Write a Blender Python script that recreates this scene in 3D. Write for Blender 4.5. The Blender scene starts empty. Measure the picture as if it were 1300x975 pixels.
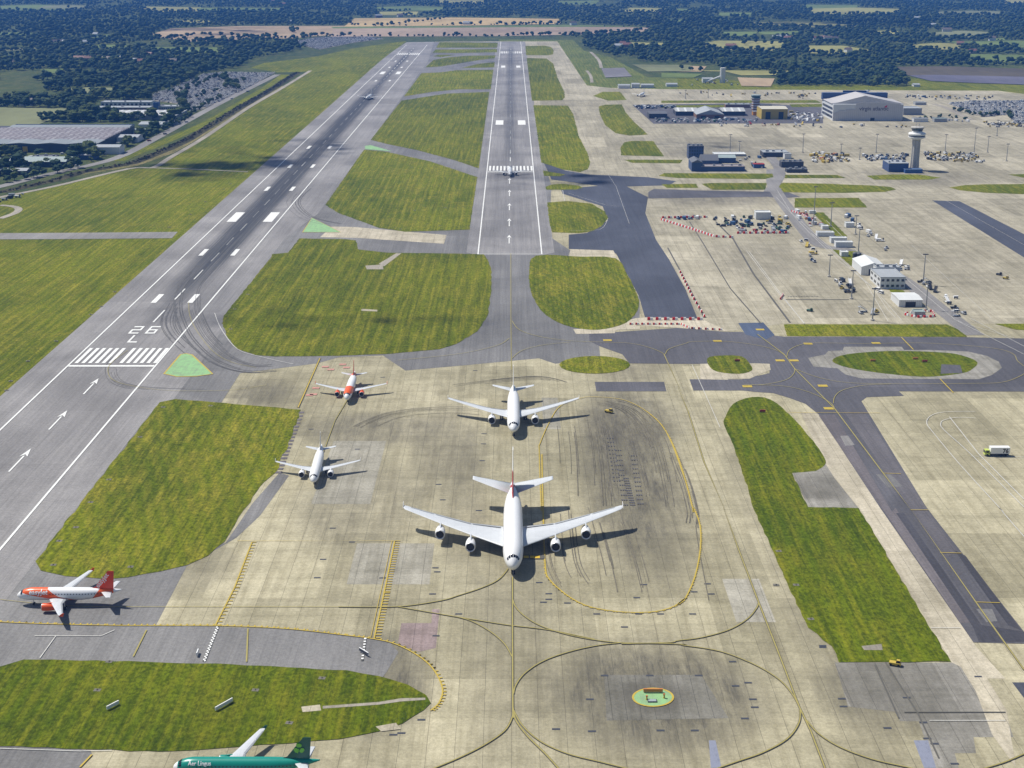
import bpy, bmesh, math, random
import numpy as np
from mathutils import Vector, Matrix, Euler
from mathutils.geometry import tessellate_polygon
R = math.radians
S = bpy.context.scene
COL = S.collection
# ------------------------------------------------------------------ camera, sun, sky
F_PX = 1820.0; CAM_H = 203.7
PITCH = math.atan(556.5 / F_PX); YAW = -1.0 / F_PX
cam = bpy.data.cameras.new('camera'); camo = bpy.data.objects.new('camera', cam); COL.objects.link(camo)
cam.sensor_width = 36; cam.lens = F_PX / 1300 * 36; cam.clip_start = 1; cam.clip_end = 30000
camo.location = (0, 0, CAM_H); camo.rotation_euler = (math.pi / 2 - PITCH, 0, YAW)
S.camera = camo
SUN_EL = R(57); SUN_AZ = math.atan2(-0.88, 0.47)      # towards the sun, measured from +Y to +X
sdir = Vector((math.sin(SUN_AZ) * math.cos(SUN_EL), math.cos(SUN_AZ) * math.cos(SUN_EL), math.sin(SUN_EL)))
sun = bpy.data.lights.new('sun', 'SUN'); suno = bpy.data.objects.new('sun', sun); COL.objects.link(suno)
sun.energy = 4.6; sun.angle = R(0.53); sun.color = (1, .96, .88)
suno.rotation_euler = sdir.to_track_quat('Z', 'Y').to_euler(); suno.location = (0, 0, 600)
W = bpy.data.worlds.new('World'); S.world = W; W.use_nodes = True
nt = W.node_tree; bg = nt.nodes['Background']; sky = nt.nodes.new('ShaderNodeTexSky')
sky.sky_type = 'NISHITA'; sky.sun_disc = False; sky.sun_elevation = SUN_EL; sky.sun_rotation = SUN_AZ
sky.air_density = 1.0; sky.dust_density = 1.0
nt.links.new(sky.outputs[0], bg.inputs[0]); bg.inputs[1].default_value = 0.075
S.view_settings.view_transform = 'Standard'; S.view_settings.look = 'None'
S.view_settings.gamma = 1; S.view_settings.exposure = 0.22
rnd = random.Random(7)
HAZE = 0.000082
# ------------------------------------------------------------------ picture <-> ground
CM = Euler((math.pi / 2 - PITCH, 0, YAW)).to_matrix(); CMI = CM.transposed()
def G(px, py, z=0.0):
    d = CM @ Vector(((px - 650) / F_PX, -(py - 487.5) / F_PX, -1))
    t = (z - CAM_H) / d.z
    return (d.x * t, d.y * t)
def P(x, y, z=0.0):
    v = CMI @ Vector((x, y, z - CAM_H))
    return (650 + F_PX * v.x / -v.z, 487.5 - F_PX * v.y / -v.z)
def HT(px, by, ty):                     # height of a thing standing at (px,by) whose top shows at ty
    x, y = G(px, by); lo, hi = 0.0, 150.0
    for _ in range(40):
        m = (lo + hi) / 2
        if P(x, y, m)[1] > ty: lo = m
        else: hi = m
    return lo
OFF = dict(A=(0, 0), B=(430, 0), C=(860, 0), D=(0, 320), E=(430, 320), F=(860, 320), H=(0, 645), I=(430, 645), J=(860, 645))
def q(k, *pts):
    ox, oy = OFF[k]; return [(ox + x / 2.9545, oy + y / 2.9545) for x, y in pts]
def g(pts): return [G(*p) for p in pts]
def zz(x0, y0, s, *pts): return [(x0 + x / s, y0 + y / s) for x, y in pts]
def smooth(pts, n=4, closed=True):       # Catmull-Rom
    out = []; N = len(pts)
    for i in range(N if closed else N - 1):
        if closed: p0, p1, p2, p3 = (pts[(i + k - 1) % N] for k in range(4))
        else: p0, p1, p2, p3 = pts[max(i - 1, 0)], pts[i], pts[i + 1], pts[min(i + 2, N - 1)]
        for k in range(n):
            t = k / n
            out.append(tuple(0.5 * ((2 * b) + (-a + c) * t + (2 * a - 5 * b + 4 * c - d) * t * t + (-a + 3 * b - 3 * c + d) * t ** 3)
                             for a, b, c, d in zip(p0, p1, p2, p3)))
    if not closed: out.append(tuple(pts[-1]))
    return out
def inside(p, poly):
    x, y = p; c = False; j = len(poly) - 1
    for i in range(len(poly)):
        xi, yi = poly[i]; xj, yj = poly[j]
        if (yi > y) != (yj > y) and x < (xj - xi) * (y - yi) / (yj - yi) + xi: c = not c
        j = i
    return c
# ------------------------------------------------------------------ materials
def lin(c):
    return tuple(((v / 255) / 12.92 if v / 255 < .04045 else ((v / 255 + .055) / 1.055) ** 2.4) for v in c)
class NM:                                # small node-writing helper
    def __init__(s, name, rough=.8, spec=.3):
        s.m = bpy.data.materials.new(name); s.m.use_nodes = True; s.t = s.m.node_tree
        s.b = s.t.nodes['Principled BSDF']; s.b.inputs['Roughness'].default_value = rough
        s.b.inputs['Specular IOR Level'].default_value = spec
        s.tc = s.t.nodes.new('ShaderNodeTexCoord'); s.P = s.tc.outputs['Object']; s._x = None
    def n(s, typ, **kw):
        nd = s.t.nodes.new('ShaderNode' + typ)
        for k, v in kw.items(): setattr(nd, k, v)
        return nd
    def put(s, sock, v):
        if isinstance(v, bpy.types.NodeSocket): s.t.links.new(v, sock)
        elif isinstance(v, (tuple, list)) and len(v) == 3 and sock.type == 'RGBA': sock.default_value = (*v, 1)
        else: sock.default_value = v
    def math(s, op, a, b=0.0, c=None, clamp=False):
        nd = s.n('Math', operation=op, use_clamp=clamp); s.put(nd.inputs[0], a); s.put(nd.inputs[1], b)
        if c is not None: s.put(nd.inputs[2], c)
        return nd.outputs[0]
    def xyz(s):
        if s._x is None:
            nd = s.n('SeparateXYZ'); s.put(nd.inputs[0], s.P); s._x = nd.outputs
        return s._x
    def scaled(s, v, off=(0, 0, 0), rot=0):
        nd = s.n('Mapping'); s.put(nd.inputs['Vector'], s.P); nd.inputs['Scale'].default_value = v
        nd.inputs['Location'].default_value = off; nd.inputs['Rotation'].default_value = (0, 0, rot)
        return nd.outputs[0]
    def noise(s, v=(1, 1, 1), detail=3, rough=.6, dist=0, off=(0, 0, 0), rot=0):
        nd = s.n('TexNoise'); s.put(nd.inputs['Vector'], s.scaled(v, off, rot)); nd.inputs['Scale'].default_value = 1
        nd.inputs['Detail'].default_value = detail; nd.inputs['Roughness'].default_value = rough; nd.inputs['Distortion'].default_value = dist
        return nd.outputs['Fac']
    def rng(s, v, a, b, c=0.0, d=1.0):
        nd = s.n('MapRange'); nd.interpolation_type = 'SMOOTHSTEP'; s.put(nd.inputs[0], v)
        for i, k in enumerate((a, b, c, d)): nd.inputs[i + 1].default_value = k
        return nd.outputs[0]
    def mix(s, f, a, b, mode='MIX'):
        nd = s.n('Mix', data_type='RGBA', blend_type=mode); s.put(nd.inputs[0], f); s.put(nd.inputs[6], a); s.put(nd.inputs[7], b)
        return nd.outputs[2]
    def brick(s, w, h, mortar, c1, c2, cm, off=0.0, sc=(1, 1, 1), rot=0, o=(0, 0, 0), bias=0):
        nd = s.n('TexBrick'); s.put(nd.inputs['Vector'], s.scaled(sc, o, rot)); nd.offset = off
        s.put(nd.inputs['Color1'], c1); s.put(nd.inputs['Color2'], c2); s.put(nd.inputs['Mortar'], cm)
        nd.inputs['Scale'].default_value = 1; nd.inputs['Brick Width'].default_value = w; nd.inputs['Row Height'].default_value = h
        nd.inputs['Mortar Size'].default_value = mortar; nd.inputs['Mortar Smooth'].default_value = .3; nd.inputs['Bias'].default_value = bias
        return nd.outputs['Color']
    def ell(s, x, y, rx, ry, soft=.5):   # soft spot at (x,y)
        X, Y, _ = s.xyz()
        a = s.math('POWER', s.math('DIVIDE', s.math('SUBTRACT', X, x), rx), 2.0)
        b = s.math('POWER', s.math('DIVIDE', s.math('SUBTRACT', Y, y), ry), 2.0)
        return s.rng(s.math('ADD', a, b), soft, 1.0, 1.0, 0.0)
    def band(s, sock, lo, hi, e):
        return s.math('MULTIPLY', s.rng(sock, lo - e, lo + e), s.rng(sock, hi - e, hi + e, 1.0, 0.0))
    def out(s, col, bump=None, bs=.3, bd=.1):
        s.put(s.b.inputs['Base Color'], col)
        if bump is not None:
            nd = s.n('Bump'); nd.inputs['Strength'].default_value = bs; nd.inputs['Distance'].default_value = bd
            s.put(nd.inputs['Height'], bump); s.t.links.new(nd.outputs[0], s.b.inputs['Normal'])
        return s.m
def mul(c, k): return tuple(v * k for v in c)
MATS = {}
def flat(name, c, rough=.6, metal=0, spec=.4, var=.12, sc=.35):
    if name in MATS: return MATS[name]
    k = NM(name, rough, spec); k.b.inputs['Metallic'].default_value = metal
    f = k.noise((sc, sc, sc), 4, .7)
    k.out(k.mix(f, mul(c, 1 - var), mul(c, 1 + var))); MATS[name] = k.m; return k.m

def mat_grass(name, c_lo, c_hi, c_dry, mow=True, rot=0.0, dry=.5, seed=0, stripe=6.0):
    k = NM(name, .95, .1)
    big = k.noise((.011, .005, 1), 4, .6, .6, (seed * 3.1, seed * 1.7, 0))
    med = k.noise((.06, .03, 1), 4, .65, .4, (seed, 0, 0))
    fine = k.noise((.9, .55, 1), 3, .75, 0, (0, seed, 0))
    streak = k.noise((.55, .012, 1), 4, .7, .3, (seed, 0, 0), rot)
    col = k.mix(k.rng(big, .35, .65), c_lo, c_hi)
    m2 = k.math('MULTIPLY', k.rng(med, .42, .68), dry)
    if mow:
        X, Y, _ = k.xyz()
        a = k.math('ADD', k.math('MULTIPLY', X, math.cos(rot) * 2 * math.pi / stripe), k.math('MULTIPLY', k.math('ADD', k.math('MULTIPLY', Y, -math.sin(rot)), k.math('MULTIPLY', med, 14)), 2 * math.pi / stripe * .55))
        st = k.math('MULTIPLY_ADD', k.math('SINE', a), .5, .5)
        st = k.math('MULTIPLY', st, k.rng(streak, .35, .6))
        m2 = k.math('ADD', k.math('MULTIPLY', m2, .75), k.math('MULTIPLY', st, .38), clamp=True)
    col = k.mix(m2, col, c_dry)
    gr = k.math('ADD', k.math('MULTIPLY', fine, 1.5), k.math('MULTIPLY', streak, .9)); tuft = k.noise((.28, .16, 1), 5, .85, .2, (seed, 7, 0))
    col = k.mix(1.0, col, k.mix(k.rng(gr, .75, 1.65), (.42, .46, .40), (1.55, 1.50, 1.45)), 'MULTIPLY')
    col = k.mix(1.0, col, k.mix(k.rng(tuft, .3, .72), (.74, .78, .72), (1.24, 1.20, 1.15)), 'MULTIPLY')
    return k.out(col, fine, .5, .4)
GR_LO = (.076, .102, .004); GR_HI = (.132, .153, .006); GR_DRY = (.215, .19, .024)
m_grass = mat_grass('mown_grass', GR_LO, GR_HI, GR_DRY)
m_grass2 = mat_grass('mown_grass_diagonal', GR_LO, GR_HI, GR_DRY, rot=-.5, dry=.62, seed=5, stripe=5)
m_grassG = mat_grass('lush_grass', (.050, .080, .002), (.092, .122, .003), (.165, .155, .012), rot=.12, dry=.45, seed=9)
m_country = mat_grass('countryside_grass', (.04, .062, .02), (.07, .09, .025), (.15, .14, .06), mow=False, seed=3, dry=.4)

def mat_asphalt(name, c, seed=0, rubber=(), streaks=1.0, slab=None, patches=.25):
    k = NM(name, .85, .25)
    st = k.noise((.35, .006, 1), 5, .7, .3, (seed, 0, 0)); st2 = k.noise((1.3, .02, 1), 3, .7, 0, (seed * 2, 0, 0))
    bl = k.noise((.012, .010, 1), 5, .6, 1.0, (seed, seed, 0)); fi = k.noise((.8, .8, 1), 2, .8)
    lo, hi = mul(c, .80), mul(c, 1.16)
    col = k.mix(k.rng(bl, .3, .7), lo, hi)
    pb = k.brick(34, 70, 0.0, (1 - patches * .45,) * 3, (1 + patches * .3,) * 3, (1, 1, 1), .37, (1, 1, 1), 0, (seed * 7, seed * 3, 0))
    col = k.mix(1.0, col, pb, 'MULTIPLY')
    lanes = k.brick(3.8, 400, .035, (.97,) * 3, (1.04,) * 3, (.72,) * 3)
    col = k.mix(.7, col, lanes, 'MULTIPLY')
    cr = k.brick(400, 27, .06, (1, 1, 1), (1.01,) * 3, (1.18,) * 3, 0, (1, 1, 1), 0, (0, 5, 0)); col = k.mix(.5, col, cr, 'MULTIPLY')
    col = k.mix(1.0, col, k.mix(k.math('MULTIPLY', k.rng(st, .3, .7), streaks, clamp=True), (.90,) * 3, (1.10,) * 3), 'MULTIPLY')
    col = k.mix(1.0, col, k.mix(k.rng(st2, .4, .75), (1.04,) * 3, (.86,) * 3), 'MULTIPLY')
    col = k.mix(1.0, col, k.mix(k.rng(fi, .3, .7), (.88,) * 3, (1.12,) * 3), 'MULTIPLY')
    X, Y, _ = k.xyz()
    for (x0, x1, y0, y1, amt, ey) in rubber:
        m = k.math('MULTIPLY', k.band(X, x0, x1, 4.5), k.band(Y, y0, y1, ey))
        tr = k.noise((.9, .0035, 1), 5, .75, .25, (x0, 3, 0)); tr = k.rng(tr, .24, .58)
        m = k.math('MULTIPLY', m, k.math('MULTIPLY', tr, amt), clamp=True)
        col = k.mix(m, col, (.040, .043, .050))
    return k.out(col, fi, .2, .05)
AS = (.228, .218, .212)
m_runL = mat_asphalt('runway_asphalt', AS, 2, [(-214, -191, 880, 2150, .95, 110), (-208, -197, 840, 3000, .85, 150), (-190, -150, 760, 900, .28, 50)])
m_runR = mat_asphalt('runway_asphalt_north', AS, 6, [(-7, 5, 1440, 3100, .62, 120), (-16, 14, 1000, 1500, .18, 100)])
m_taxi = mat_asphalt('taxiway_asphalt', (.175, .170, .165), 4, [(-40, 40, 690, 1000, .16, 60)])
m_blue = mat_asphalt('new_dark_asphalt', (.070, .076, .098), 11, streaks=.6)
m_dark = mat_asphalt('dark_asphalt', (.098, .095, .104), 13, streaks=.8)
m_black = mat_asphalt('black_asphalt', (.058, .057, .066), 12, streaks=.6)
m_mauve = mat_asphalt('mauve_asphalt', (.14, .125, .13), 15)
m_road = mat_asphalt('road_asphalt', (.21, .20, .19), 17, patches=.1)

def mat_conc(name, c, seed=0, spots=(), w=7.5, h=6.0, joint=.05, jd=.6, contrast=1.0):
    k = NM(name, .88, .2)
    bl = k.noise((.014, .010, 1), 5, .62, .8, (seed, seed * 2, 0)); st = k.noise((.30, .012, 1), 4, .7, .3, (seed, 0, 0))
    st3 = k.noise((.012, .22, 1), 4, .7, .3, (seed, 4, 0)); fi = k.noise((.9, .9, 1), 3, .85); mo = k.noise((.12, .09, 1), 5, .8, .3, (seed, 9, 0))
    big = k.brick(w * 5, h * 9, 0, (1 - .22 * contrast,) * 3, (1 + .12 * contrast, 1 + .12 * contrast, 1 + .15 * contrast), (1, 1, 1), .4, (1, 1, 1), 0, (seed * 11, seed * 5, 0))
    sl = k.brick(w, h, joint, (.93,) * 3, (1.05,) * 3, (jd * 1.2,) * 3)
    sm_ = k.brick(w * .5, h * 3, joint * .8, (.97,) * 3, (1.03,) * 3, (jd * 1.1,) * 3); mid = k.brick(w * 2, h * 4, 0, (.90,) * 3, (1.07, 1.07, 1.09), (1, 1, 1), .3, (1, 1, 1), 0, (seed * 4, seed * 9, 0))
    sl2 = k.brick(w, 500, joint * 1.5, (.97,) * 3, (1.03,) * 3, (jd * .85,) * 3)
    col = k.mix(k.rng(bl, .28, .72), mul((c[0], c[1], c[2] * .97), .86), mul(c, 1.10))
    for b, f in ((big, 1.0), (sl, .8), (sl2, .9), (sm_, .35), (mid, .9)): col = k.mix(f, col, b, 'MULTIPLY')
    col = k.mix(1.0, col, k.mix(k.rng(st, .4, .75), (1.04,) * 3, (.78, .77, .74)), 'MULTIPLY')
    col = k.mix(1.0, col, k.mix(k.rng(st3, .45, .8), (1.02,) * 3, (.82, .82, .80)), 'MULTIPLY')
    col = k.mix(1.0, col, k.mix(k.rng(fi, .28, .72), (.84,) * 3, (1.14,) * 3), 'MULTIPLY'); col = k.mix(1.0, col, k.mix(k.rng(mo, .3, .7), (.84, .84, .82), (1.10,) * 3), 'MULTIPLY')
    dirt = k.noise((.16, .035, 1), 6, .78, .25, (seed, 1, 0)); dl = k.noise((.5, .05, 1), 4, .8, .5, (3, seed, 0))
    d2 = k.math('MULTIPLY', k.rng(dirt, .30, .68), k.math('MULTIPLY_ADD', k.rng(dl, .35, .65), .6, .45))
    for (x, y, rx, ry, amt) in spots:
        m = k.math('MULTIPLY', k.ell(x, y, rx, ry, .05), k.math('MULTIPLY', k.math('MULTIPLY_ADD', d2, .55, .42), amt), clamp=True)
        col = k.mix(m, col, (.085, .078, .062))
    return k.out(col, fi, .15, .05)
def spot(px, py, rpx, rpy, amt):
    x, y = G(px, py); x1, _ = G(px + rpx, py); _, y1 = G(px, py - rpy); return (x, y, x1 - x, y1 - y, amt)
CC = (.39, .352, .235)
m_conc = mat_conc('apron_concrete', CC, 1, [spot(800, 600, 85, 120, 1.05), spot(800, 530, 90, 45, .8), spot(830, 880, 175, 85, 1.2), spot(475, 865, 90, 75, 1.2),
    spot(470, 640, 110, 60, .5), spot(650, 800, 70, 200, .35), spot(1000, 700, 50, 200, .3), spot(1130, 880, 120, 60, .8), spot(470, 545, 120, 25, .8), spot(570, 560, 60, 60, .6), spot(330, 500, 60, 22, .8), spot(250, 720, 60, 40, .5),
    spot(800, 470, 60, 22, .6), spot(1250, 470, 50, 18, .7), spot(430, 600, 60, 90, .35), spot(590, 640, 40, 90, .5)])
m_conc2 = mat_conc('stand_concrete', (.375, .34, .25), 3, [spot(930, 195, 130, 12, .7), spot(1160, 225, 120, 14, .6), spot(900, 250, 110, 14, .8), spot(1200, 340, 90, 40, .35), spot(960, 330, 90, 30, .35), spot(880, 180, 120, 10, .5)], w=9, h=9)
m_concG = mat_conc('grey_concrete', (.285, .27, .235), 5, [spot(1040, 620, 60, 20, .8), spot(1150, 880, 150, 60, .6)], w=6)
m_concL = mat_conc('pale_concrete', (.47, .42, .32), 7, w=8, h=12, contrast=.5)
def mat_paint(name, c, wear=.5):
    k = NM(name, .7, .3)
    f = k.noise((.9, .35, 1), 4, .8)
    return k.out(k.mix(k.math('MULTIPLY', k.rng(f, .45, .8), wear), c, mul(c, .45)))
m_white = mat_paint('white_paint', (.80, .80, .78), .35)
def mat_rwpaint(name, x0, x1, y0, y1):
    k = NM(name, .7, .3); X, Y, Z = k.xyz(); f = k.noise((.9, .35, 1), 4, .8); st = k.noise((1.1, .012, 1), 5, .75)
    m = k.math('MULTIPLY', k.math('MULTIPLY', k.band(X, x0, x1, 3.5), k.band(Y, y0, y1, 80)), k.rng(st, .2, .6, .25, .92))
    return k.out(k.mix(m, k.mix(k.math('MULTIPLY', k.rng(f, .45, .8), .4), (.74, .74, .71), (.36, .36, .35)), (.06, .062, .068)))
m_rwl = mat_rwpaint('runway_paint_worn', -211, -194, 900, 2400); m_rwr = mat_rwpaint('runway_paint_north', -6, 5, 1450, 3000)
m_yel = mat_paint('yellow_paint', (.46, .34, .05), .5)
m_yel2 = mat_paint('faded_yellow_paint', (.33, .28, .085), .5)
m_edge = mat_paint('black_line_edge', (.10, .095, .08), .3)
def mat_green():
    k = NM('green_paint', .75, .25); f = k.noise((.5, .06, 1), 5, .8, .2); f2 = k.noise((.25, .25, 1), 4, .7)
    return k.out(k.mix(k.rng(k.math('MULTIPLY_ADD', f2, .5, k.math('MULTIPLY', f, .5)), .40, .66, .05, .75), (.25, .46, .20), (.20, .25, .17)))
m_green = mat_green()
m_wline = mat_paint('worn_white_paint', (.55, .54, .50), .7)
m_blpt = mat_paint('blue_grey_paint', (.22, .235, .30), .6)
# ------------------------------------------------------------------ object helpers
def tag(o, label, cat, group=None):
    o['label'] = label; o['category'] = cat
    if group: o['group'] = group
    return o
def mesh_obj(name, verts, faces, mats, parent=None, midx=None, smooth_=False):
    me = bpy.data.meshes.new(name); me.from_pydata([tuple(v) for v in verts], [], faces)
    for m in (mats if isinstance(mats, (list, tuple)) else [mats]): me.materials.append(m)
    if midx: me.polygons.foreach_set('material_index', midx)
    if smooth_: me.polygons.foreach_set('use_smooth', [True] * len(me.polygons))
    me.update()
    o = bpy.data.objects.new(name, me); COL.objects.link(o)
    if parent is not None: o.parent = parent
    return o
def struct(o): o['kind'] = 'structure'; return o
def ragged(pts, step=5.0, amp=.55, seed=1):
    r = random.Random(seed); out = []
    for i in range(len(pts)):
        a, b = Vector(pts[i]), Vector(pts[(i + 1) % len(pts)]); l = (b - a).length
        if l > 600: out.append(tuple(a)); continue
        n = max(1, int(l / step)); d = (b - a) / max(l, 1e-6); nn = Vector((-d.y, d.x))
        for k in range(n): p = a + (b - a) * (k / n) + nn * (r.uniform(-amp, amp) if k else 0); out.append((p.x, p.y))
    return out
def sheet(name, pts, z, mat, parent=None, thick=0):
    tris = tessellate_polygon([[Vector((x, y, 0)) for x, y in pts]])
    o = mesh_obj(name, [(x, y, z) for x, y in pts], [tuple(t) for t in tris], mat, parent)
    me = o.data
    bm = bmesh.new(); bm.from_mesh(me); bmesh.ops.recalc_face_normals(bm, faces=bm.faces)
    for f in bm.faces:
        if f.normal.z < 0: f.normal_flip()
    bm.to_mesh(me); bm.free()
    if parent is None: struct(o)
    return o
class MB:
    def __init__(s): s.v = []; s.f = []; s.mi = []; s.cur = 0
    def add(s, v, f):
        n = len(s.v); s.v += [tuple(p) for p in v]; s.f += [tuple(i + n for i in t) for t in f]; s.mi += [s.cur] * len(f); return s
    def quad(s, a, b, c, d): return s.add([a, b, c, d], [(0, 1, 2, 3)])
    def box(s, x0, x1, y0, y1, z0, z1, bev=0):
        v = [(x, y, z) for z in (z0, z1) for (x, y) in ((x0, y0), (x1, y0), (x1, y1), (x0, y1))]
        return s.add(v, [(3, 2, 1, 0), (4, 5, 6, 7), (0, 1, 5, 4), (1, 2, 6, 5), (2, 3, 7, 6), (3, 0, 4, 7)])
    def frus(s, x0, x1, y0, y1, z0, z1, ix, iy):   # box that narrows to its top
        v = [(x0, y0, z0), (x1, y0, z0), (x1, y1, z0), (x0, y1, z0), (x0 + ix, y0 + iy, z1), (x1 - ix, y0 + iy, z1), (x1 - ix, y1 - iy, z1), (x0 + ix, y1 - iy, z1)]
        return s.add(v, [(3, 2, 1, 0), (4, 5, 6, 7), (0, 1, 5, 4), (1, 2, 6, 5), (2, 3, 7, 6), (3, 0, 4, 7)])
    def gable(s, x0, x1, y0, y1, z0, z1, axis='x'):
        if axis == 'x': v = [(x0, y0, z0), (x1, y0, z0), (x1, y1, z0), (x0, y1, z0), (x0, (y0 + y1) / 2, z1), (x1, (y0 + y1) / 2, z1)]; f = [(3, 2, 1, 0), (0, 1, 5, 4), (2, 3, 4, 5), (1, 2, 5), (3, 0, 4)]
        else: v = [(x0, y0, z0), (x1, y0, z0), (x1, y1, z0), (x0, y1, z0), ((x0 + x1) / 2, y0, z1), ((x0 + x1) / 2, y1, z1)]; f = [(3, 2, 1, 0), (0, 1, 4), (1, 2, 5, 4), (2, 3, 5), (3, 0, 4, 5)]
        return s.add(v, f)
    def cyl(s, x, y, z0, z1, r0, r1=None, n=12):
        r1 = r0 if r1 is None else r1
        v = [(x + r * math.cos(2 * math.pi * i / n), y + r * math.sin(2 * math.pi * i / n), z) for z, r in ((z0, r0), (z1, r1)) for i in range(n)]
        return s.add(v, [tuple(range(n - 1, -1, -1)), tuple(range(n, 2 * n))] + [(i, (i + 1) % n, n + (i + 1) % n, n + i) for i in range(n)])
    def tube(s, a, b, r, n=6):
        a, b = Vector(a), Vector(b); d = (b - a).normalized(); u = d.orthogonal().normalized(); w = d.cross(u)
        v = [p + (u * math.cos(2 * math.pi * i / n) + w * math.sin(2 * math.pi * i / n)) * r for p in (a, b) for i in range(n)]
        return s.add(v, [tuple(range(n - 1, -1, -1)), tuple(range(n, 2 * n))] + [(i, (i + 1) % n, n + (i + 1) % n, n + i) for i in range(n)])
    def lathe(s, prof, cx=0, cy=0, n=24):
        v = [(cx + r * math.cos(2 * math.pi * i / n), cy + r * math.sin(2 * math.pi * i / n), z) for r, z in prof for i in range(n)]
        f = [(k * n + i, k * n + (i + 1) % n, (k + 1) * n + (i + 1) % n, (k + 1) * n + i) for k in range(len(prof) - 1) for i in range(n)]
        return s.add(v, f + [tuple(range(n - 1, -1, -1)), tuple(range((len(prof) - 1) * n, len(prof) * n))])
    def build(s, name, mats, parent=None, smooth_=False):
        return mesh_obj(name, s.v, s.f, mats, parent, s.mi if isinstance(mats, (list, tuple)) else None, smooth_)
def thing(name, label, cat, loc=(0, 0, 0), rz=0, group=None):
    o = bpy.data.objects.new(name, None); COL.objects.link(o); o.location = loc; o.rotation_euler = (0, 0, rz); o.empty_display_size = 1
    return tag(o, label, cat, group)
def copy_tree(o, parent=None):
    c = o.copy(); COL.objects.link(c); c.parent = parent
    for ch in [k for k in bpy.data.objects if k.parent == o] if o.get('_n') is None else []: copy_tree(ch, c)
    return c
def kids(o): return list(o.children)
def dup(o, loc, rz=0, label=None, sc=1):
    c = o.copy(); COL.objects.link(c); c.location = loc; c.rotation_euler = (0, 0, rz); c.scale = (sc,) * 3
    if label: c['label'] = label
    for ch in o.children:
        d = ch.copy(); COL.objects.link(d); d.parent = c
        for gch in ch.children:
            e = gch.copy(); COL.objects.link(e); e.parent = d
    return c
RZ = [0]
def ribbon(mb, pts, w, z, dash=None, closed=False):
    RZ[0] = (RZ[0] + 1) % 60; z = z + RZ[0] * .0012
    pts = [Vector((p[0], p[1])) for p in pts]
    if closed: pts.append(pts[0])
    if dash:
        L = 0; segs = []
        for a, b in zip(pts[:-1], pts[1:]):
            l = (b - a).length; t = 0
            while t < l:
                ph = (L + t) % (dash[0] + dash[1]); step = (dash[0] - ph) if ph < dash[0] else (dash[0] + dash[1] - ph)
                step = max(step, .01); e = min(t + step, l)
                if ph < dash[0]: segs.append((a + (b - a) * (t / l), a + (b - a) * (e / l)))
                t = e
            L += l
        for a, b in segs:
            d = (b - a).normalized(); n = Vector((-d.y, d.x)) * (w / 2)
            mb.quad((*(a - n), z), (*(b - n), z), (*(b + n), z), (*(a + n), z))
        return
    L = []; Rr = []
    for i, p in enumerate(pts):
        if 0 < i < len(pts) - 1: d = ((pts[i + 1] - p).normalized() + (p - pts[i - 1]).normalized())
        elif i == 0: d = pts[1] - p if not closed else (pts[1] - p).normalized() + (p - pts[-2]).normalized()
        else: d = p - pts[i - 1] if not closed else (pts[1] - p).normalized() + (p - pts[-2]).normalized()
        d = d.normalized() if d.length > 1e-6 else Vector((1, 0)); n = Vector((-d.y, d.x)) * (w / 2); L.append(p - n); Rr.append(p + n)
    for i in range(len(pts) - 1): mb.quad((*L[i], z), (*L[i + 1], z), (*Rr[i + 1], z), (*Rr[i], z))
# ------------------------------------------------------------------ fair-weather clouds, high above, whose shade falls on the field
def clouds():
    km = NM('cloud_vapour', 1, 0); f = km.noise((.012, .012, .012), 4, .6); km.put(km.b.inputs['Base Color'], (.9, .9, .92))
    tr = km.n('BsdfTransparent'); mx = km.n('MixShader'); km.t.links.new(km.rng(f, .2, .75, .03, .15), mx.inputs[0]); km.t.links.new(tr.outputs[0], mx.inputs[1]); km.t.links.new(km.b.outputs[0], mx.inputs[2]); km.t.links.new(mx.outputs[0], km.t.nodes['Material Output'].inputs[0])
    bm = bmesh.new(); bmesh.ops.create_icosphere(bm, subdivisions=2, radius=1); IVc = [v.co.copy() for v in bm.verts]; IFc = [tuple(v.index for v in f_.verts) for f_ in bm.faces]; bm.free()
    HC = 1000.0; r = random.Random(11)
    for i, (px, py, rx, ry, n) in enumerate(CLOUDS):
        x, y = G(px, py); k = HC / sdir.z; cx, cy = x + sdir.x * k, y + sdir.y * k; V = []; F = []
        for j in range(n):
            a = r.uniform(0, 6.283); q_ = r.random() ** .5; s = r.uniform(.12, .30) * min(rx, ry) * (1.25 - .7 * q_); c = Vector((cx + math.cos(a) * rx * q_, cy + math.sin(a) * ry * q_, HC + (1 - q_) * 60 + r.uniform(-15, 25)))
            n0 = len(V); V += [tuple(c + Vector((v.x * s * r.uniform(.85, 1.1), v.y * s * r.uniform(.85, 1.1), v.z * s * .45))) for v in IVc]; F += [tuple(t + n0 for t in f_) for f_ in IFc]
        o = mesh_obj('cloud', V, F, km.m, None, None, True); o['kind'] = 'structure'
CLOUDS = [(262, 205, 90, 120, 80), (375, 187, 60, 90, 60), (560, 78, 170, 60, 60), (370, 400, 85, 30, 60), (480, 398, 75, 26, 50), (150, 40, 400, 300, 60), (1000, 30, 500, 300, 70), (900, 182, 90, 45, 50), (690, 225, 60, 60, 40)]
clouds()
# ================================================================== GROUND
sheet('ground', [(-9000, -300), (9000, -300), (9000, 16000), (-9000, 16000)], 0, m_country)
XL0, XL1 = -241.5, -164.5
YN = 150.0; YF = G(600, 53)[1]
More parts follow.
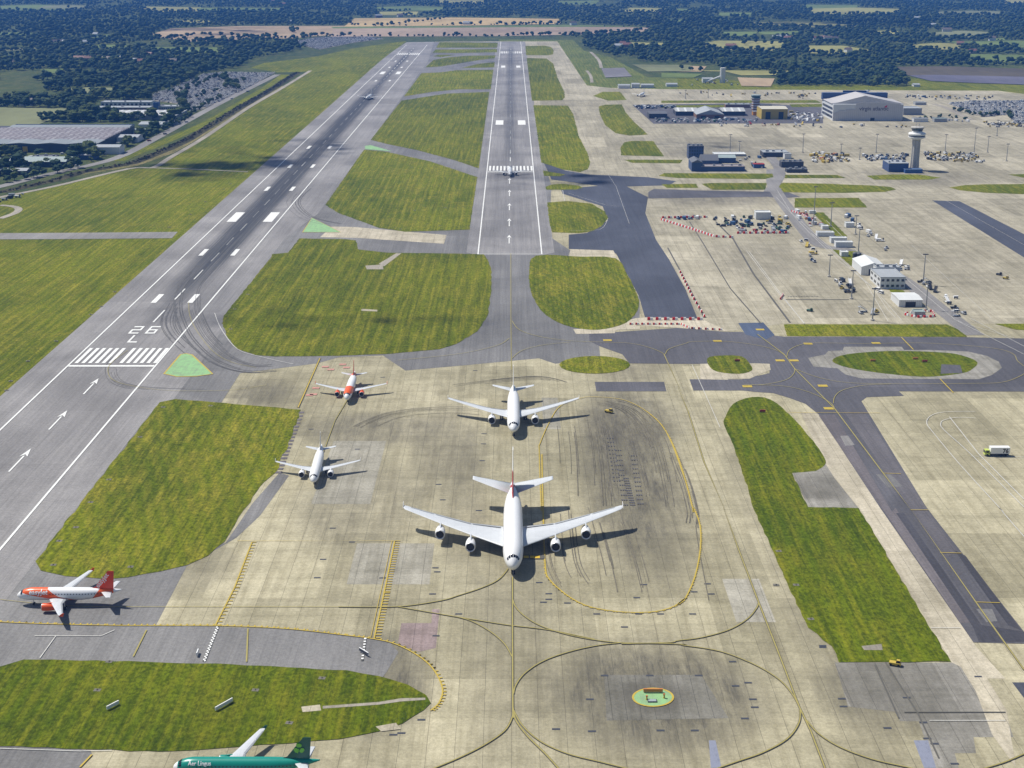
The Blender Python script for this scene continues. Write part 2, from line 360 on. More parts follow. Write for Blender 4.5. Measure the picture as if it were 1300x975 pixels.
# airfield grass left of the runway, and around the pavement
lg = g([(516, 52), (470, 58), (452, 61), (400, 72), (335, 80), (318, 86), (352, 92), (392, 91)] + q('A', (1050, 335), (930, 405), (760, 520), (640, 590), (570, 628), (480, 632), (200, 700), (0, 740)))
lg = lg + [(-900, 1120), (-900, YN), (XL0 + 5, YN), (XL0 + 5, 2900)]
sheet('grass_field', lg, .02, m_grass)
sheet('grass_field', g(q('B', (600, 148), (600, 180), (820, 180), (920, 330), (1300, 335), (1300, 290), (1160, 290), (1020, 215), (920, 190), (880, 150))), .02, mat_grass('rough_grass', (.08, .11, .02), (.12, .15, .03), (.19, .18, .06), seed=8))
sheet('grass_field', g(q('C', (0, 322), (0, 290), (200, 300), (380, 318), (870, 318), (850, 288), (950, 300), (1420, 318), (1420, 400), (1000, 400), (850, 400), (0, 345))), .025, m_grass)
# concrete base for the whole paved area
pave = g(q('B', (595, 155), (820, 155), (930, 320), (1020, 331)) + q('C', (0, 335), (1200, 340)))
pave += [G(1266, 115), G(1330, 123)]
pave = [G(552, 53)] + pave[0:] + [G(1340, 128), G(1600, 500), (430, 300), (430, YN), (-200, YN), (-200, 1800)]
sheet('airfield_pavement', pave, .04, m_conc)
# far stand concrete (greyer)
st = g([(800, 113), (1266, 116), (1340, 128), (1600, 410), (1228, 411), (995, 411), (921, 421), (890, 405), (870, 367), (850, 330), (833, 305), (819, 271), (823, 250), (795, 237), (760, 215), (752, 190), (735, 150), (722, 110), (711, 52.6), (663, 52.6), (664, 60), (700, 60), (745, 109)])
st = g([(663, 52.6), (707, 52.6), (745, 108.5), (775, 111.7), (860, 113.6), (1266, 116), (1340, 128), (1600, 410), (1228, 411), (995, 411), (921, 421), (860, 418), (885, 404), (850, 330), (780, 240), (700, 225), (668, 80)])
sheet('apron', st, .06, m_conc2)
# asphalt
yt = G(600, 452)[1]
am = [(XL0, YN)] + [(XL0, y) for y in (1200, 2700)] + g([(496, 67), (516, 53.6), (664, 52.6)]) + [(31, 3000), (31, 1480)] + g([(700, 236), (697, 300), (730, 322), (812, 377), (812, 404), (795, 413), (748, 424), (748, 433), (760, 434), (762, 453), (705, 462), (684, 455), (599, 463), (514.6, 470.6), (486, 451.3), (430, 453.7), (402.8, 461.5), (304.6, 474), (281, 511), (240, 530)]) + [(XL1 + 10, 560)] + \
     g([(60, 700), (240, 690), (286, 690), (320, 640), (355, 600), (367, 604), (330, 655), (300, 683), (237, 719), (198, 794), (273, 796), (400, 800), (494, 815), (506, 828), (491, 853), (470, 880), (300, 880), (40, 880)]) + g([(-10, 940), (115, 953), (118, 960), (101, 976), (40, 1075)])
sheet('taxiway', am, .08, m_taxi)
rl = [(XL0, YN), (XL0, 2700)] + g([(496, 67), (516, 53.6), (551, 53)]) + [(-153.5, 2700), (-153.5, 1130), (XL1, 1030), (XL1, 800), (XL1 + 6, 740), (XL1 + 6, 640), (XL1, 620)] + g([(45, 713)]) + [(-164.5, 380), (-164.5, YN)]
RWL = sheet('runway', rl, .10, m_runL)
ye = G(650, 322.8)[1]
rr = [(-31, ye + 6), (-24, ye - 3), (21.5, ye - 3), (30, ye + 6), (31, YF), (-32, YF)]
RWR = sheet('runway', rr, .10, m_runR)
sheet('taxiway', g(q('B', (770, 612), (850, 640), (940, 655), (1160, 665), (1265, 680), (1240, 695), (1080, 700), (1160, 740), (1150, 800), (1190, 900), (1240, 975)) + [(870, 367), (885.5, 404.6), (819, 404), (811, 376), (782, 322), (722, 316), (722, 298), (745, 296), (772, 280), (765, 262), (714, 246), (712, 240), (760, 236), (700, 228)]), .12, m_blue)
sheet('taxiway', g([(823, 244), (830, 240), (890, 242), (1000, 244), (1016, 250), (990, 252), (975, 250), (823, 252)]), .12, m_dark)
jx = g(q('F', (0, 285), (180, 300), (235, 300), (400, 318), (1085, 320), (1300, 325)) + [(1500, 434), (1500, 498)] + q('F', (1300, 524), (830, 523), (850, 540), (710, 545), (690, 560)) + q('J', (935, 0), (1300, 465)) + [(1312, 818)] + q('J', (1110, 505), (760, 0)) +
       q('F', (530, 610), (480, 570), (420, 548), (360, 530), (290, 525), (245, 520), (60, 520), (45, 478), (240, 478), (345, 455), (348, 420), (0, 420)) + [(799, 461.5), (790, 450), (762, 440), (748, 433), (748, 424)])
sheet('taxiway', jx, .12, m_dark)
sheet('taxiway', g([(755, 485), (843, 485), (846, 497), (757, 497)]), .12, m_dark)
# mauve left half of the diagonal taxiway, dark inlays
sheet('taxiway', g(q('F', (530, 614), (590, 610), (805, 975)) + q('J', (818, 0), (1108, 432), (1062, 432), (766, 0))), .14, m_mauve)
sheet('taxiway', g(q('J', (820, 20), (850, 20), (1140, 440), (1300, 465), (1300, 503), (1130, 503), (1110, 450))), .15, m_black)
sheet('taxiway', g(q('J', (1040, 160), (1080, 180), (1290, 460), (1240, 440), (1180, 360))), .154, m_black)
sheet('taxiway', g(q('F', (625, 600), (700, 600), (940, 970)) + q('J', (932, 2), (1052, 165), (1000, 190), (872, 0))), .145, mat_asphalt('worn_mauve_asphalt', (.105, .098, .104), 27))
sheet('taxiway', g(q('F', (745, 835), (800, 835), (845, 880), (790, 885))), .155, m_taxi)
sheet('taxiway', g(q('F', (610, 690), (640, 690), (665, 725), (630, 728))), .155, m_road)
sheet('taxiway', g(q('J', (1120, 380), (1180, 380), (1200, 425), (1160, 430))), .155, m_taxi)
sheet('taxiway', g(q('J', (1255, 655), (1420, 655), (1420, 760), (1320, 740))), .12, m_blue)
sheet('taxiway', g(q('C', (955, 752), (1058, 755), (1430, 945), (1500, 1090))), .10, m_blue)
o = sheet('taxiway', g(q('F', (228, 267), (322, 265), (365, 312), (330, 330), (255, 310))), .14, mat_asphalt('blue_patch', (.07, .09, .14), 19))
# worn concrete patches
sheet('concrete_patch', g(q('B', (-25, 850), (60, 852), (405, 882), (395, 915), (70, 893), (-70, 890))), .12, m_concL)
sheet('concrete_patch', g(q('F', (490, 398), (555, 385), (565, 372), (620, 370), (625, 356), (842, 356), (850, 368), (950, 368), (1090, 374), (1160, 390), (1205, 412), (1217, 435), (1180, 462), (1130, 478), (690, 475), (630, 460), (600, 437), (510, 430))), .14, m_concG)
sheet('concrete_patch', g(q('F', (85, 420), (290, 418), (345, 420), (350, 442), (270, 476), (190, 476), (190, 480), (85, 478))), .135, m_concL)
sheet('concrete_patch', g(q('F', (460, 600), (530, 608), (780, 975)) + q('J', (765, 0), (1120, 520), (1230, 640), (1150, 640), (1030, 580), (680, 0)) + q('F', (560, 810))), .07, m_concL)
sheet('concrete_patch', g(q('F', (430, 830), (555, 795), (590, 850), (680, 962), (490, 958))), .16, m_concG)
sheet('concrete_patch', g(q('J', (590, 580), (1060, 580), (1110, 640), (1130, 700), (1170, 700), (1215, 770), (1240, 800), (1260, 860), (1110, 860), (1120, 920), (1040, 920), (1055, 975), (965, 975), (905, 800), (835, 800), (815, 765), (640, 745))), .065, m_concG)
sheet('concrete_patch', g(q('J', (1050, 575), (1120, 572), (1235, 760), (1270, 975), (1180, 850), (1120, 690))), .085, m_concL)
sheet('concrete_patch', g(q('I', (235, 432), (300, 432), (348, 432), (350, 380), (378, 380), (365, 525), (300, 540), (222, 510))), .07, mat_conc('pink_concrete', (.29, .225, .215), 21))
sheet('concrete_patch', g(q('J', (118, 872), (143, 872), (165, 975), (125, 975))), .07, m_blpt)
sheet('concrete_patch', g(q('J', (886, 872), (940, 872), (970, 975), (925, 975))), .07, m_blpt)
sheet('concrete_patch', g([(808, 404), (822, 403), (890, 405), (925, 421), (810, 413), (780, 420), (745, 419)]), .13, m_concL)
sheet('concrete_patch', g(q('E', (880, 290), (1130, 278), (1130, 290), (1040, 292), (1035, 305), (890, 308))), .136, m_concL)
sheet('concrete_patch', g(q('B', (870, 935), (1030, 940), (1045, 968), (860, 968))), .125, m_concL)
sheet('concrete_patch', g([(767, 857), (890, 857), (925, 912), (770, 915)]), .065, mat_conc('stained_concrete', (.20, .19, .16), 23, [spot(830, 885, 60, 25, 1.0)], w=4, h=7))
for a in ((440, 690, 545, 742), (395, 560, 470, 640), (690, 505, 712, 545), (935, 735, 985, 790)):
    x0, y0, x1, y1 = a; sheet('concrete_patch', g([(x0, y1), (x1, y1), (x1 - (x1 - 649) * (y1 - y0) / (y1 + 69), y0), (x0 - (x0 - 649) * (y1 - y0) / (y1 + 69), y0)]), .065, mat_conc('slab_patch', (.33, .31, .25), a[0]))
# hatched shoulder by the grass
mb = MB()
for i in range(18):
    t = i / 17; a = (378 + (352 - 378) * t, 524 + (600 - 524) * t)
    p0 = G(a[0] - 8 - 6 * t, a[1]); p1 = G(a[0] + 8 - 2 * t, a[1]); mb.quad((p0[0], p0[1] - 1.1, .18), (p1[0], p1[1] - 1.1, .18), (p1[0], p1[1] + 1.1, .18), (p0[0], p0[1] + 1.1, .18))
struct(mb.build('hatched_shoulder', m_mauve))
# -------- grass islands
GV = [mat_grass('mown_grass', tuple(v * k_ for v in GR_LO), tuple(v * k_ for v in GR_HI), GR_DRY, rot=r_, dry=d_, seed=20 + i, stripe=s_) for i, (k_, r_, d_, s_) in enumerate(((1.0, 0, .5, 6), (.9, .08, .35, 7.5), (1.08, -.12, .6, 5), (.95, .4, .45, 6.5)))]; GI = [0]
def isle(pts, m=m_grass, sm=0, z=.20):
    GI[0] += 1
    if m is m_grass: m = GV[GI[0] % 4]
    p = ragged(g(smooth(pts, sm) if sm else pts), 4.0, .38, GI[0]); return sheet('grass_island', p, z, m)
p1 = g([(203, 511), (223, 507), (271, 511), (382, 520.5), (369, 557), (350, 600), (330, 618), (318, 638), (309, 648), (298, 667), (285, 688), (264, 706), (237, 718), (203, 726), (162, 733.5), (135, 735.7), (84, 732), (52, 725), (45, 713)])
sheet('grass_island', ragged(p1), .2, m_grass2)
isle([(345, 326), (345, 323), (366, 321), (380, 303), (440, 304), (452, 305.5), (455, 317), (491, 321), (560, 322), (614, 323), (620, 332), (624, 345), (623.6, 371), (619, 401), (606, 421), (579, 437), (558, 443.5), (498, 449.3), (430, 452), (350, 453), (325, 451.3), (301, 443), (288, 427), (282, 411), (284, 401)])
isle([(680, 325), (735, 326), (782, 328.5), (797, 350.5), (810, 377), (809, 395), (795, 410), (768, 418), (744, 418.5), (717, 413), (694, 401), (680, 384), (673.5, 367), (672, 345)], m_grass2, 3)
isle([(755 + 45 * math.cos(a / 20 * 2 * math.pi), 463.5 + 11.2 * math.sin(a / 20 * 2 * math.pi)) for a in range(20)], m_grass2)
isle([(898, 455.4), (911, 452), (941, 452.7), (953, 464), (954, 471), (938, 475), (911, 472.3), (900.6, 465.5)], m_grass, 3)
isle([(1057, 457), (1076.6, 450), (1130.8, 446), (1198.5, 448), (1225.5, 453), (1240.8, 460.5), (1234, 469), (1222, 474), (1185, 478.4), (1151, 477.4), (1097, 471), (1066, 464)], m_grassG, 4)
isle(smooth(q('F', (290, 975), (215, 740), (175, 650), (180, 620), (210, 570), (280, 545), (350, 555), (420, 610), (500, 700), (550, 770), (553, 800), (520, 822)), 3, False) + q('F', (430, 830), (490, 958), (680, 962)) + q('J', (1025, 578), (605, 580), (580, 520), (490, 450)), m_grassG)
isle([(-300, 840), (0, 847), (30, 838), (179, 840.6), (294, 844), (440, 851.5), (481, 859), (518, 870), (541, 883), (547, 893), (538, 902), (511, 919), (481, 929), (430, 939), (271, 951), (203, 954.7), (125, 952.3), (0, 948), (-300, 935)], m_grassG)
isle(q('B', (95, 562), (170, 568), (340, 605), (520, 665), (490, 862), (250, 870), (150, 855), (0, 800), (-50, 770)))
isle(q('B', (120, 525), (235, 378), (400, 352), (565, 345), (525, 632), (430, 600), (300, 565), (180, 540)))
isle(q('B', (245, 362), (310, 275), (380, 272), (440, 264), (580, 262), (570, 335), (450, 335), (350, 345)))
fz = lambda *p: zz(480, 40, 5, *p)
isle(fz((530, 232), (640, 205), (740, 195), (738, 228)))
isle(fz((300, 228), (350, 182), (440, 165), (560, 155), (745, 152), (740, 170), (650, 180), (560, 195), (400, 222)))
isle(fz((350, 158), (380, 148), (490, 149), (400, 163)))
isle(fz((345, 135), (365, 115), (755, 112), (755, 132), (500, 137)))
isle(fz((368, 103), (390, 68), (760, 72), (755, 103)))
isle(fz((935, 92), (1060, 90), (1100, 100), (1115, 120), (1110, 145), (1085, 151), (940, 150)), m_grass)
isle(q('B', (705, 218), (780, 220), (805, 240), (820, 290), (846, 345), (848, 365), (838, 376), (725, 378)))
isle(q('B', (730, 395), (860, 397), (880, 430), (900, 510), (935, 580), (943, 610), (935, 635), (905, 646), (840, 636), (760, 610)))
isle(q('B', (765, 640), (850, 655), (830, 662), (770, 660)))
isle(q('B', (775, 702), (800, 693), (840, 690), (900, 697), (914, 705), (890, 712), (780, 712)))
isle(q('B', (782, 760), (860, 755), (950, 765), (1000, 795), (1010, 820), (985, 850), (950, 868), (900, 875), (800, 872), (790, 830)), m_grass2)
isle(q('B', (955, 360), (990, 345), (1055, 345), (1080, 375), (1010, 378)))
isle(q('B', (975, 400), (1000, 393), (1062, 392), (1075, 420), (1110, 460), (1160, 505), (1090, 509), (1040, 500), (1000, 470), (980, 430)))
isle(q('B', (1057, 555), (1070, 535), (1100, 529), (1180, 530), (1220, 587), (1060, 583)))
isle(q('B', (1070, 600), (1290, 600), (1280, 613), (1100, 611)))
cg = lambda *p: isle(q('C', *p), m_grass, 0, .2)
cg((-70, 660), (-50, 650), (355, 652), (362, 665), (330, 672), (0, 668)); cg((90, 690), (130, 687), (335, 687), (328, 712), (130, 712))
cg((370, 690), (400, 686), (560, 690), (740, 697), (800, 702), (820, 711), (780, 720), (620, 724), (400, 722)); cg((405, 656), (600, 657), (632, 668), (402, 669))
cg((708, 660), (800, 655), (900, 655), (990, 667), (940, 674), (740, 674)); cg((1018, 704), (1080, 695), (1150, 692), (1500, 690), (1500, 735), (1300, 729), (1150, 723), (1060, 714))
cg((440, 744), (680, 743), (712, 779), (440, 779)); cg((-60, 692), (70, 690), (78, 705), (-40, 705)); cg((1240, 655), (1420, 652), (1420, 667), (1300, 667))
cg((-60, 378), (520, 376), (540, 386), (-60, 386)); cg((420, 392), (700, 388), (690, 400), (430, 402)); cg((-60, 396), (250, 393), (250, 402), (-60, 405))
isle(q('F', (400, 272), (1010, 272), (1050, 290), (1087, 319), (412, 316)), m_grass2); isle(q('F', (1190, 270), (1500, 270), (1500, 300), (1270, 292)), m_grass2)
s8 = lambda *p: isle(zz(820, 230, 2.708, *p), m_grass)
s8((572, 108), (610, 108), (692, 190), (655, 192)); s8((640, 236), (730, 243), (772, 277), (712, 298)); s8((835, 372), (885, 376), (905, 392), (850, 392))
# green painted areas, with yellow edges
gp = MB(); gy = MB()
for pts in (zz(70, 380, 6.095, (843, 578), (970, 430), (1010, 422), (1060, 432), (1218, 580), (1090, 598), (940, 600)), q('A', (1135, 872), (1170, 818), (1278, 872))):
    sheet('green_painted_area', g(pts), .22, m_green); ribbon(gy, g(pts), .9, .24, closed=True)
ep = [(829 + 25.5 * math.cos(a / 28 * 2 * math.pi), 886 + 11.5 * math.sin(a / 28 * 2 * math.pi)) for a in range(28)]
sheet('green_painted_area', g(ep), .22, m_green); ribbon(gy, g(ep), .6, .24, closed=True)
sheet('green_painted_area', g(q('B', (98, 548), (120, 545), (200, 568), (100, 560))), .22, m_green)
struct(gy.build('yellow_border_line', m_yel))
# -------- runway markings
ML = MB(); zM = .26
def rect(mb, x0, x1, y0, y1, z=zM): mb.quad((x0, y0, z), (x1, y0, z), (x1, y1, z), (x0, y1, z))
CL = -202.3
yend = G(500, 57)[1]
for x in (-224.6, -180.2): rect(ML, x - .45, x + .45, YN, yend)
rect(ML, -224, -180.8, 695.5, 698.2)
for i in range(12):
    x = CL - 20.3 + i * 3.45 + (1.2 if i > 5 else 0) + (0 if i <= 5 else .9)
    rect(ML, x - .1, x + 1.75, 702, 730.5)
y = 785
while y < 3050: rect(ML, CL - .45, CL + .45, y, y + 28); y += 54.5
for yy in (842, 978, 1250, 1385, 1520):
    for x in (-213.3, -191.5): rect(ML, x - 1.6, x + 1.6, yy - 11, yy + 11)
for x in (-215.8, -188.0): rect(ML, x - 3.6, x + 3.6, 1093, 1134)
for yy in (2560, 2700, 2300): 
    for x in (-213, -191.5): rect(ML, x - 1.6, x + 1.6, yy - 11, yy + 11)
for x in (-215, -188.5): rect(ML, x - 3.6, x + 3.6, 2420, 2470)
for i in range(12):
    x = CL - 20.3 + i * 3.45 + (2.1 if i > 5 else 0); rect(ML, x, x + 1.75, G(500, 70)[1], G(500, 67.5)[1])
def arrow(mb, x, yb, yt, w=3.2, s=.9, z=zM):
    hl = (yt - yb) * .33; rect(mb, x - s / 2, x + s / 2, yb, yt - hl, z); mb.add([(x - w / 2, yt - hl * 1.1, z), (x, yt - hl * .8, z), (x, yt, z)], [(0, 1, 2)]); mb.add([(x + w / 2, yt - hl * 1.1, z), (x, yt, z), (x, yt - hl * .8, z)], [(0, 1, 2)])
for (bx, by), (tx, ty) in (((105, 501), (125.2, 480.8)), ((62, 546), (85.5, 521.5)), ((11.5, 599.5), (39.6, 569.8))):
    yb, yt_ = G(bx, by)[1], G(tx, ty)[1]; arrow(ML, G(tx, ty)[0], yb, yt_, 3.4, .75)
def glyph(mb, ch, x0, y0, w, h, t=1.1, z=zM):       # block runway numerals
    seg = {'2': ['t', 'tr', 'm', 'bl', 'b'], '6': ['t', 'tl', 'm', 'bl', 'br', 'b'], 'L': ['tl', 'bl', 'b']}[ch]; ty = t * 2.1
    R_ = {'t': (x0, x0 + w, y0 + h - ty, y0 + h), 'm': (x0, x0 + w, y0 + h / 2 - ty / 2, y0 + h / 2 + ty / 2), 'b': (x0, x0 + w, y0, y0 + ty),
          'tl': (x0, x0 + t, y0 + h / 2, y0 + h), 'tr': (x0 + w - t, x0 + w, y0 + h / 2, y0 + h), 'bl': (x0, x0 + t, y0, y0 + h / 2), 'br': (x0 + w - t, x0 + w, y0, y0 + h / 2)}
    for k, sname in enumerate(seg): rect(mb, *R_[sname], z + k * .006)
glyph(ML, '2', -210.3, 760, 5.6, 16); glyph(ML, '6', -201.2, 760, 5.6, 16); glyph(ML, 'L', -206.2, 741.5, 5.2, 15)
ML.build('runway_marking', m_rwl, RWL)
MR = MB(); CR = -.9
for x in (-22.9, 21.1): rect(MR, x - .42, x + .42, ye, YF)
rect(MR, -23.4, 21.6, ye - .8, ye); y0 = G(648, 218.6)[1]; rect(MR, -22, 20.4, y0 - 1, y0 + 2)
for i in range(12):
    x = -21 + i * 3.45 + (1.6 if i > 5 else 0); rect(MR, x, x + 1.75, G(648, 217)[1], G(648, 211)[1]); rect(MR, x, x + 1.75, G(648, 68)[1], G(648, 65.4)[1])
for ty in (298.5, 277.7, 258.5, 241.5, 226.5):
    t = G(648, ty)[1]; arrow(MR, CR - .6, t - 32, t, 3.4, .7)
y = G(648, 205)[1]
while y < 3000: rect(MR, CR - .5, CR + .5, y, y + 28); y += 54.5
for x in (-14.0, 12.6): rect(MR, x - 4.6, x + 4.6, G(648, 158.6)[1], G(648, 153)[1]); rect(MR, x - 3.6, x + 3.6, G(648, 86)[1], G(648, 83.5)[1])
MR.build('runway_marking', m_rwr, RWR)
# -------- taxiway lines
TB = MB(); TY = MB(); TF = MB(); TW = MB()
def tl(pts, w=.75, col='y', sm=6, blk=True):
    pp = g(smooth(pts, sm, False)) if sm else g(pts)
    w *= .52
    if blk: ribbon(TB, pp, w * 1.8, .225)
    ribbon({'y': TY, 'f': TF, 'w': TW}[col], pp, w, .31)
iq = lambda *p: q('I', *p)
tl(iq((652, 262), (652, 500), (653, 760), (655, 790)), .8, 'f', 0)
tl([(651.7, 905), (652.3, 1080)], .8, 'f', 0, False) if 0 else None
tl([(648.5, 322), (648.6, 400), (649.2, 470)], .6, 'f', 0, False)
tl(iq((652, 345), (665, 375), (700, 410), (760, 445), (850, 475), (960, 497), (1060, 508), (1160, 510)), .7, 'f')
tl(iq((1160, 510), (1250, 506)) + q('J', (0, 500), (90, 488), (190, 460), (260, 420), (295, 380), (305, 355)), .7, 'f')
tl(iq((635, 230), (600, 270), (540, 300), (450, 330), (380, 350), (220, 372), (0, 373)), .7, 'f')
tl(q('H', (0, 345), (60, 352), (300, 372), (700, 372), (1300, 373)), .5, 'f', 3, False)
tl(iq((220, 372), (380, 400), (500, 420), (640, 442), (790, 460), (960, 495)), .7, 'f')
tl(iq((380, 400), (480, 420), (560, 460), (620, 510), (650, 560)), .7, 'f')
tl(iq((655, 700), (665, 665), (700, 620), (770, 575), (870, 540), (970, 518), (1060, 508)), .7, 'f')
tl(iq((1060, 512), (1180, 510), (1300, 515)) + q('J', (20, 517), (160, 540), (290, 590), (380, 645), (430, 700), (460, 755)), .7, 'f')
tl(iq((653, 760), (650, 790), (620, 840), (540, 895), (440, 945), (330, 990)), .7, 'f')
tl(iq((653, 750), (665, 800), (710, 860), (780, 930), (850, 1010)), .8, 'f')
tl(iq((655, 760), (690, 820), (760, 880), (860, 925), (980, 955), (1100, 985)), .7, 'f')
tl(q('E', (1220, 385), (1300, 560)) + q('F', (0, 505), (40, 600), (100, 790), (180, 975)) + q('J', (172, 0), (230, 160), (300, 345), (400, 600), (455, 745), (500, 840), (565, 1010)), .8, 'f', 0)
tl(q('J', (460, 755), (455, 810), (410, 870), (320, 920), (220, 955), (120, 990)), .7, 'f')
tl(q('J', (485, 800), (530, 850), (610, 900), (730, 945), (860, 975), (930, 990)), .7, 'f')
tl(q('J', (1150, 980), (1230, 955), (1300, 925)), .7, 'f')
# holding bars with ladder pattern
def ladder(pts, w=1.6, n=.9, step=2.2):
    pp = [Vector(p) for p in g(pts)]; ribbon(TY, pp, .45, .265)
    L = 0; tot = 0
    for a, b in zip(pp[:-1], pp[1:]):
        d = (b - a).normalized(); nn = Vector((-d.y, d.x)); l = (b - a).length; t = 0
        while t < l:
            c = a + d * t; e = c + nn * w; TY.quad((*(c - d * .25), .262), (*(c + d * .25), .262), (*(e + d * .25), .262), (*(e - d * .25), .262)); t += step
ladder(smooth(q('H', (-30, 428), (150, 436), (400, 442), (600, 443), (800, 443), (1000, 450), (1150, 462), (1300, 480)) + iq((110, 490), (200, 508), (280, 545), (340, 590), (375, 640), (390, 690), (375, 735), (345, 762)), 4, False), 1.1)
ladder(q('H', (945, 130), (880, 300), (808, 442)), 1.6, step=2.5)
ladder(iq((210, 125), (170, 320), (133, 490)), 2.0, step=2.0)
tl(iq((200, 125), (120, 488)), .35, 'y', 0, False)
tl(q('H', (890, 126), (1300, 126)) + iq((0, 125), (215, 126)), .5, 'y', 0, False)
ladder(smooth(q('F', (-115, 600), (-60, 650), (-10, 740), (30, 860), (60, 975)) + q('J', (60, 0), (85, 70), (85, 160), (65, 260), (30, 340), (0, 365)) + iq((1300, 340), (1260, 370), (1190, 390), (1100, 394), (1000, 385), (920, 365), (850, 325), (790, 270), (775, 225), (770, 100), (765, -60), (762, -200)), 3, False), .55, step=2)
tl(q('E', (760, 975), (752, 750), (755, 720), (790, 640), (830, 580), (900, 552), (960, 545), (1080, 560), (1180, 620), (1240, 700), (1300, 860)), .7, 'y', 5, False)
# taxi lines on the dark junction
fq = lambda *p: q('F', *p)
tl(fq((300, 310), (400, 385), (440, 440), (590, 590), (770, 830), (880, 975)) + q('J', (870, 0), (1150, 400), (1300, 610)), .8, 'f', 0)
tl(q('E', (650, 260), (680, 295), (760, 320), (870, 335), (1000, 340), (1100, 345), (1180, 365), (1222, 385)), .6, 'f', 5, False)
tl(q('E', (640, 325), (600, 350), (500, 375), (400, 390), (220, 408)), .6, 'f', 5, False)
tl(q('E', (650, 400), (690, 370), (770, 350), (870, 340)), .6, 'f', 5, False)
tl(q('E', (1225, 385), (1240, 365), (1300, 345)) + fq((60, 338), (180, 337), (290, 350), (370, 370), (410, 395)), .6, 'f', 5, False)
tl(fq((410, 395), (420, 370), (460, 350), (520, 343), (700, 345), (900, 343), (1050, 350), (1200, 365), (1260, 385), (1275, 410), (1300, 430)), .6, 'f', 5, False)
tl(fq((430, 425), (440, 450), (410, 480), (330, 498), (250, 502)), .6, 'f', 5, False)
tl(fq((440, 440), (520, 470), (620, 490), (760, 496), (1100, 495), (1220, 490), (1290, 465), (1320, 440)), .6, 'f', 5, False)
tl(fq((585, 570), (590, 545), (620, 520), (700, 502), (800, 497)), .6, 'f', 5, False)
tl(fq((250, 500), (400, 505), (500, 530), (570, 565), (590, 590)), .6, 'f', 5, False)
tl(fq((410, 604), (760, 606)), .6, 'y', 0, False); tl(fq((840, 322), (885, 368)), 1.0, 'y', 0, False); tl(fq((985, 478), (1035, 530)), 1.0, 'y', 0, False)
for a in (((770, 832), (838, 834)), ((875, 970), (940, 970))): tl(fq(*a), .7, 'y', 0, False)
for a in (((985, 170), (1065, 172)), ((1120, 355), (1210, 358))): tl(q('J', *a), .7, 'y', 0, False)
for (x, y, k) in ((150, 335, 'F'), (490, 345, 'F'), (745, 343, 'F'), (385, 408, 'F'), (437, 408, 'F'), (262, 505, 'F'), (568, 588, 'F'), (545, 503, 'F'), (310, 292, 'F'), (1008, 332, 'E')):
    c = G(*q(k, (x, y))[0]); rect(TY, c[0] - 2.3, c[0] + 2.3, c[1] - 1.7, c[1] + 1.7, .262)
# whites: stand lines, road lines
tl([(1016, 320), (1018, 322)], .5, 'w', 0, False)
tl(zz(820, 230, 2.708, (345, 240), (455, 385), (545, 490)), .55, 'w', 0, False)
tl(q('C', (370, 740), (500, 880), (600, 975)) + fq((730, 130), (790, 220), (820, 250)), .45, 'w', 0, False)
tl(zz(820, 230, 2.708, (450, 30), (500, 110), (640, 235), (800, 390), (880, 480)), .5, 'w', 0, False)
tl(zz(1030, 280, 4.815, (0, 80), (130, 190), (330, 380), (470, 620)), .5, 'w', 0, False)
tl(zz(1030, 280, 4.815, (90, 0), (280, 190), (570, 350), (880, 610), (960, 640), (1240, 720)), .5, 'w', 0, False)
tl(fq((1050, 260), (1300, 385), (1400, 420)), .6, 'w', 0, False); tl(fq((1100, 250), (1300, 355), (1400, 395)), .6, 'w', 0, False)
tl(zz(1030, 280, 4.815, (610, 150), (900, 420), (1100, 600)), .35, 'w', 0, False); tl(zz(1030, 280, 4.815, (740, 350), (1170, 352)), .35, 'w', 0, False)
tl(fq((1115, 600), (1040, 600), (980, 605), (945, 620), (935, 645), (960, 680), (1060, 800), (1220, 975)) + q('J', (1205, 0), (1300, 110), (1400, 220)), .6, 'w', 3, False)
tl(fq((1120, 625), (1050, 622), (1000, 632), (988, 645), (1000, 670), (1100, 760), (1300, 960)), .6, 'w', 3, False)
tl(fq((1020, 620), (1130, 760), (1300, 930)), .7, 'w', 0, False)
tl(fq((1100, 768), (1310, 770)), .4, 'w', 0, False); tl(fq((1130, 775), (1400, 776)), .3, 'w', 0, False)
tl(q('J', (945, 800), (1230, 800)), .5, 'w', 0, False); tl(q('J', (950, 452), (1060, 452)), .5, 'w', 0, False)
tl(q('C', (1010, 755), (1300, 920)), .4, 'w', 0, False)
tl(q('F', (55, 425), (100, 525), (160, 660)), .5, 'w', 0, False); tl(fq((270, 0), (385, 155), (475, 270)), .6, 'w', 0, False)
tl(q('D', (805, 230), (830, 290), (890, 365), (980, 395), (1100, 422)), .7, 'w', 5, False)
tl(q('D', (708, 190), (712, 240), (740, 300), (800, 375), (870, 415), (960, 435)), .5, 'f', 5, False)
tl(q('D', (480, 370), (420, 415), (405, 450), (430, 485), (520, 508), (650, 522), (860, 520), (1000, 500)), .5, 'f', 5, False)
tl(q('H', (130, 482), (380, 482), (430, 460)), .6, 'w', 0, False); tl(q('H', (150, 565), (210, 482)), .6, 'w', 0, False); tl(q('H', (500, 560), (550, 460)), .9, 'f', 0, False); tl(q('H', (930, 455), (925, 580)), .9, 'f', 0, False)
tl(q('H', (0, 905), (300, 915), (420, 912)), .5, 'w', 0, False); tl(q('H', (300, 975), (345, 928)), 1.0, 'y', 0, False)
tl(q('D', (1200, 400), (1118, 585)), 1.1, 'y', 0)
tl(q('D', (1260, 720), (1180, 860)), .6, 'f', 0, False) if 0 else None
tl(q('B', (840, 715), (848, 755)), .8, 'w', 0, False); tl(q('B', (860, 725), (1000, 770), (1050, 775)), .5, 'w', 0, False)
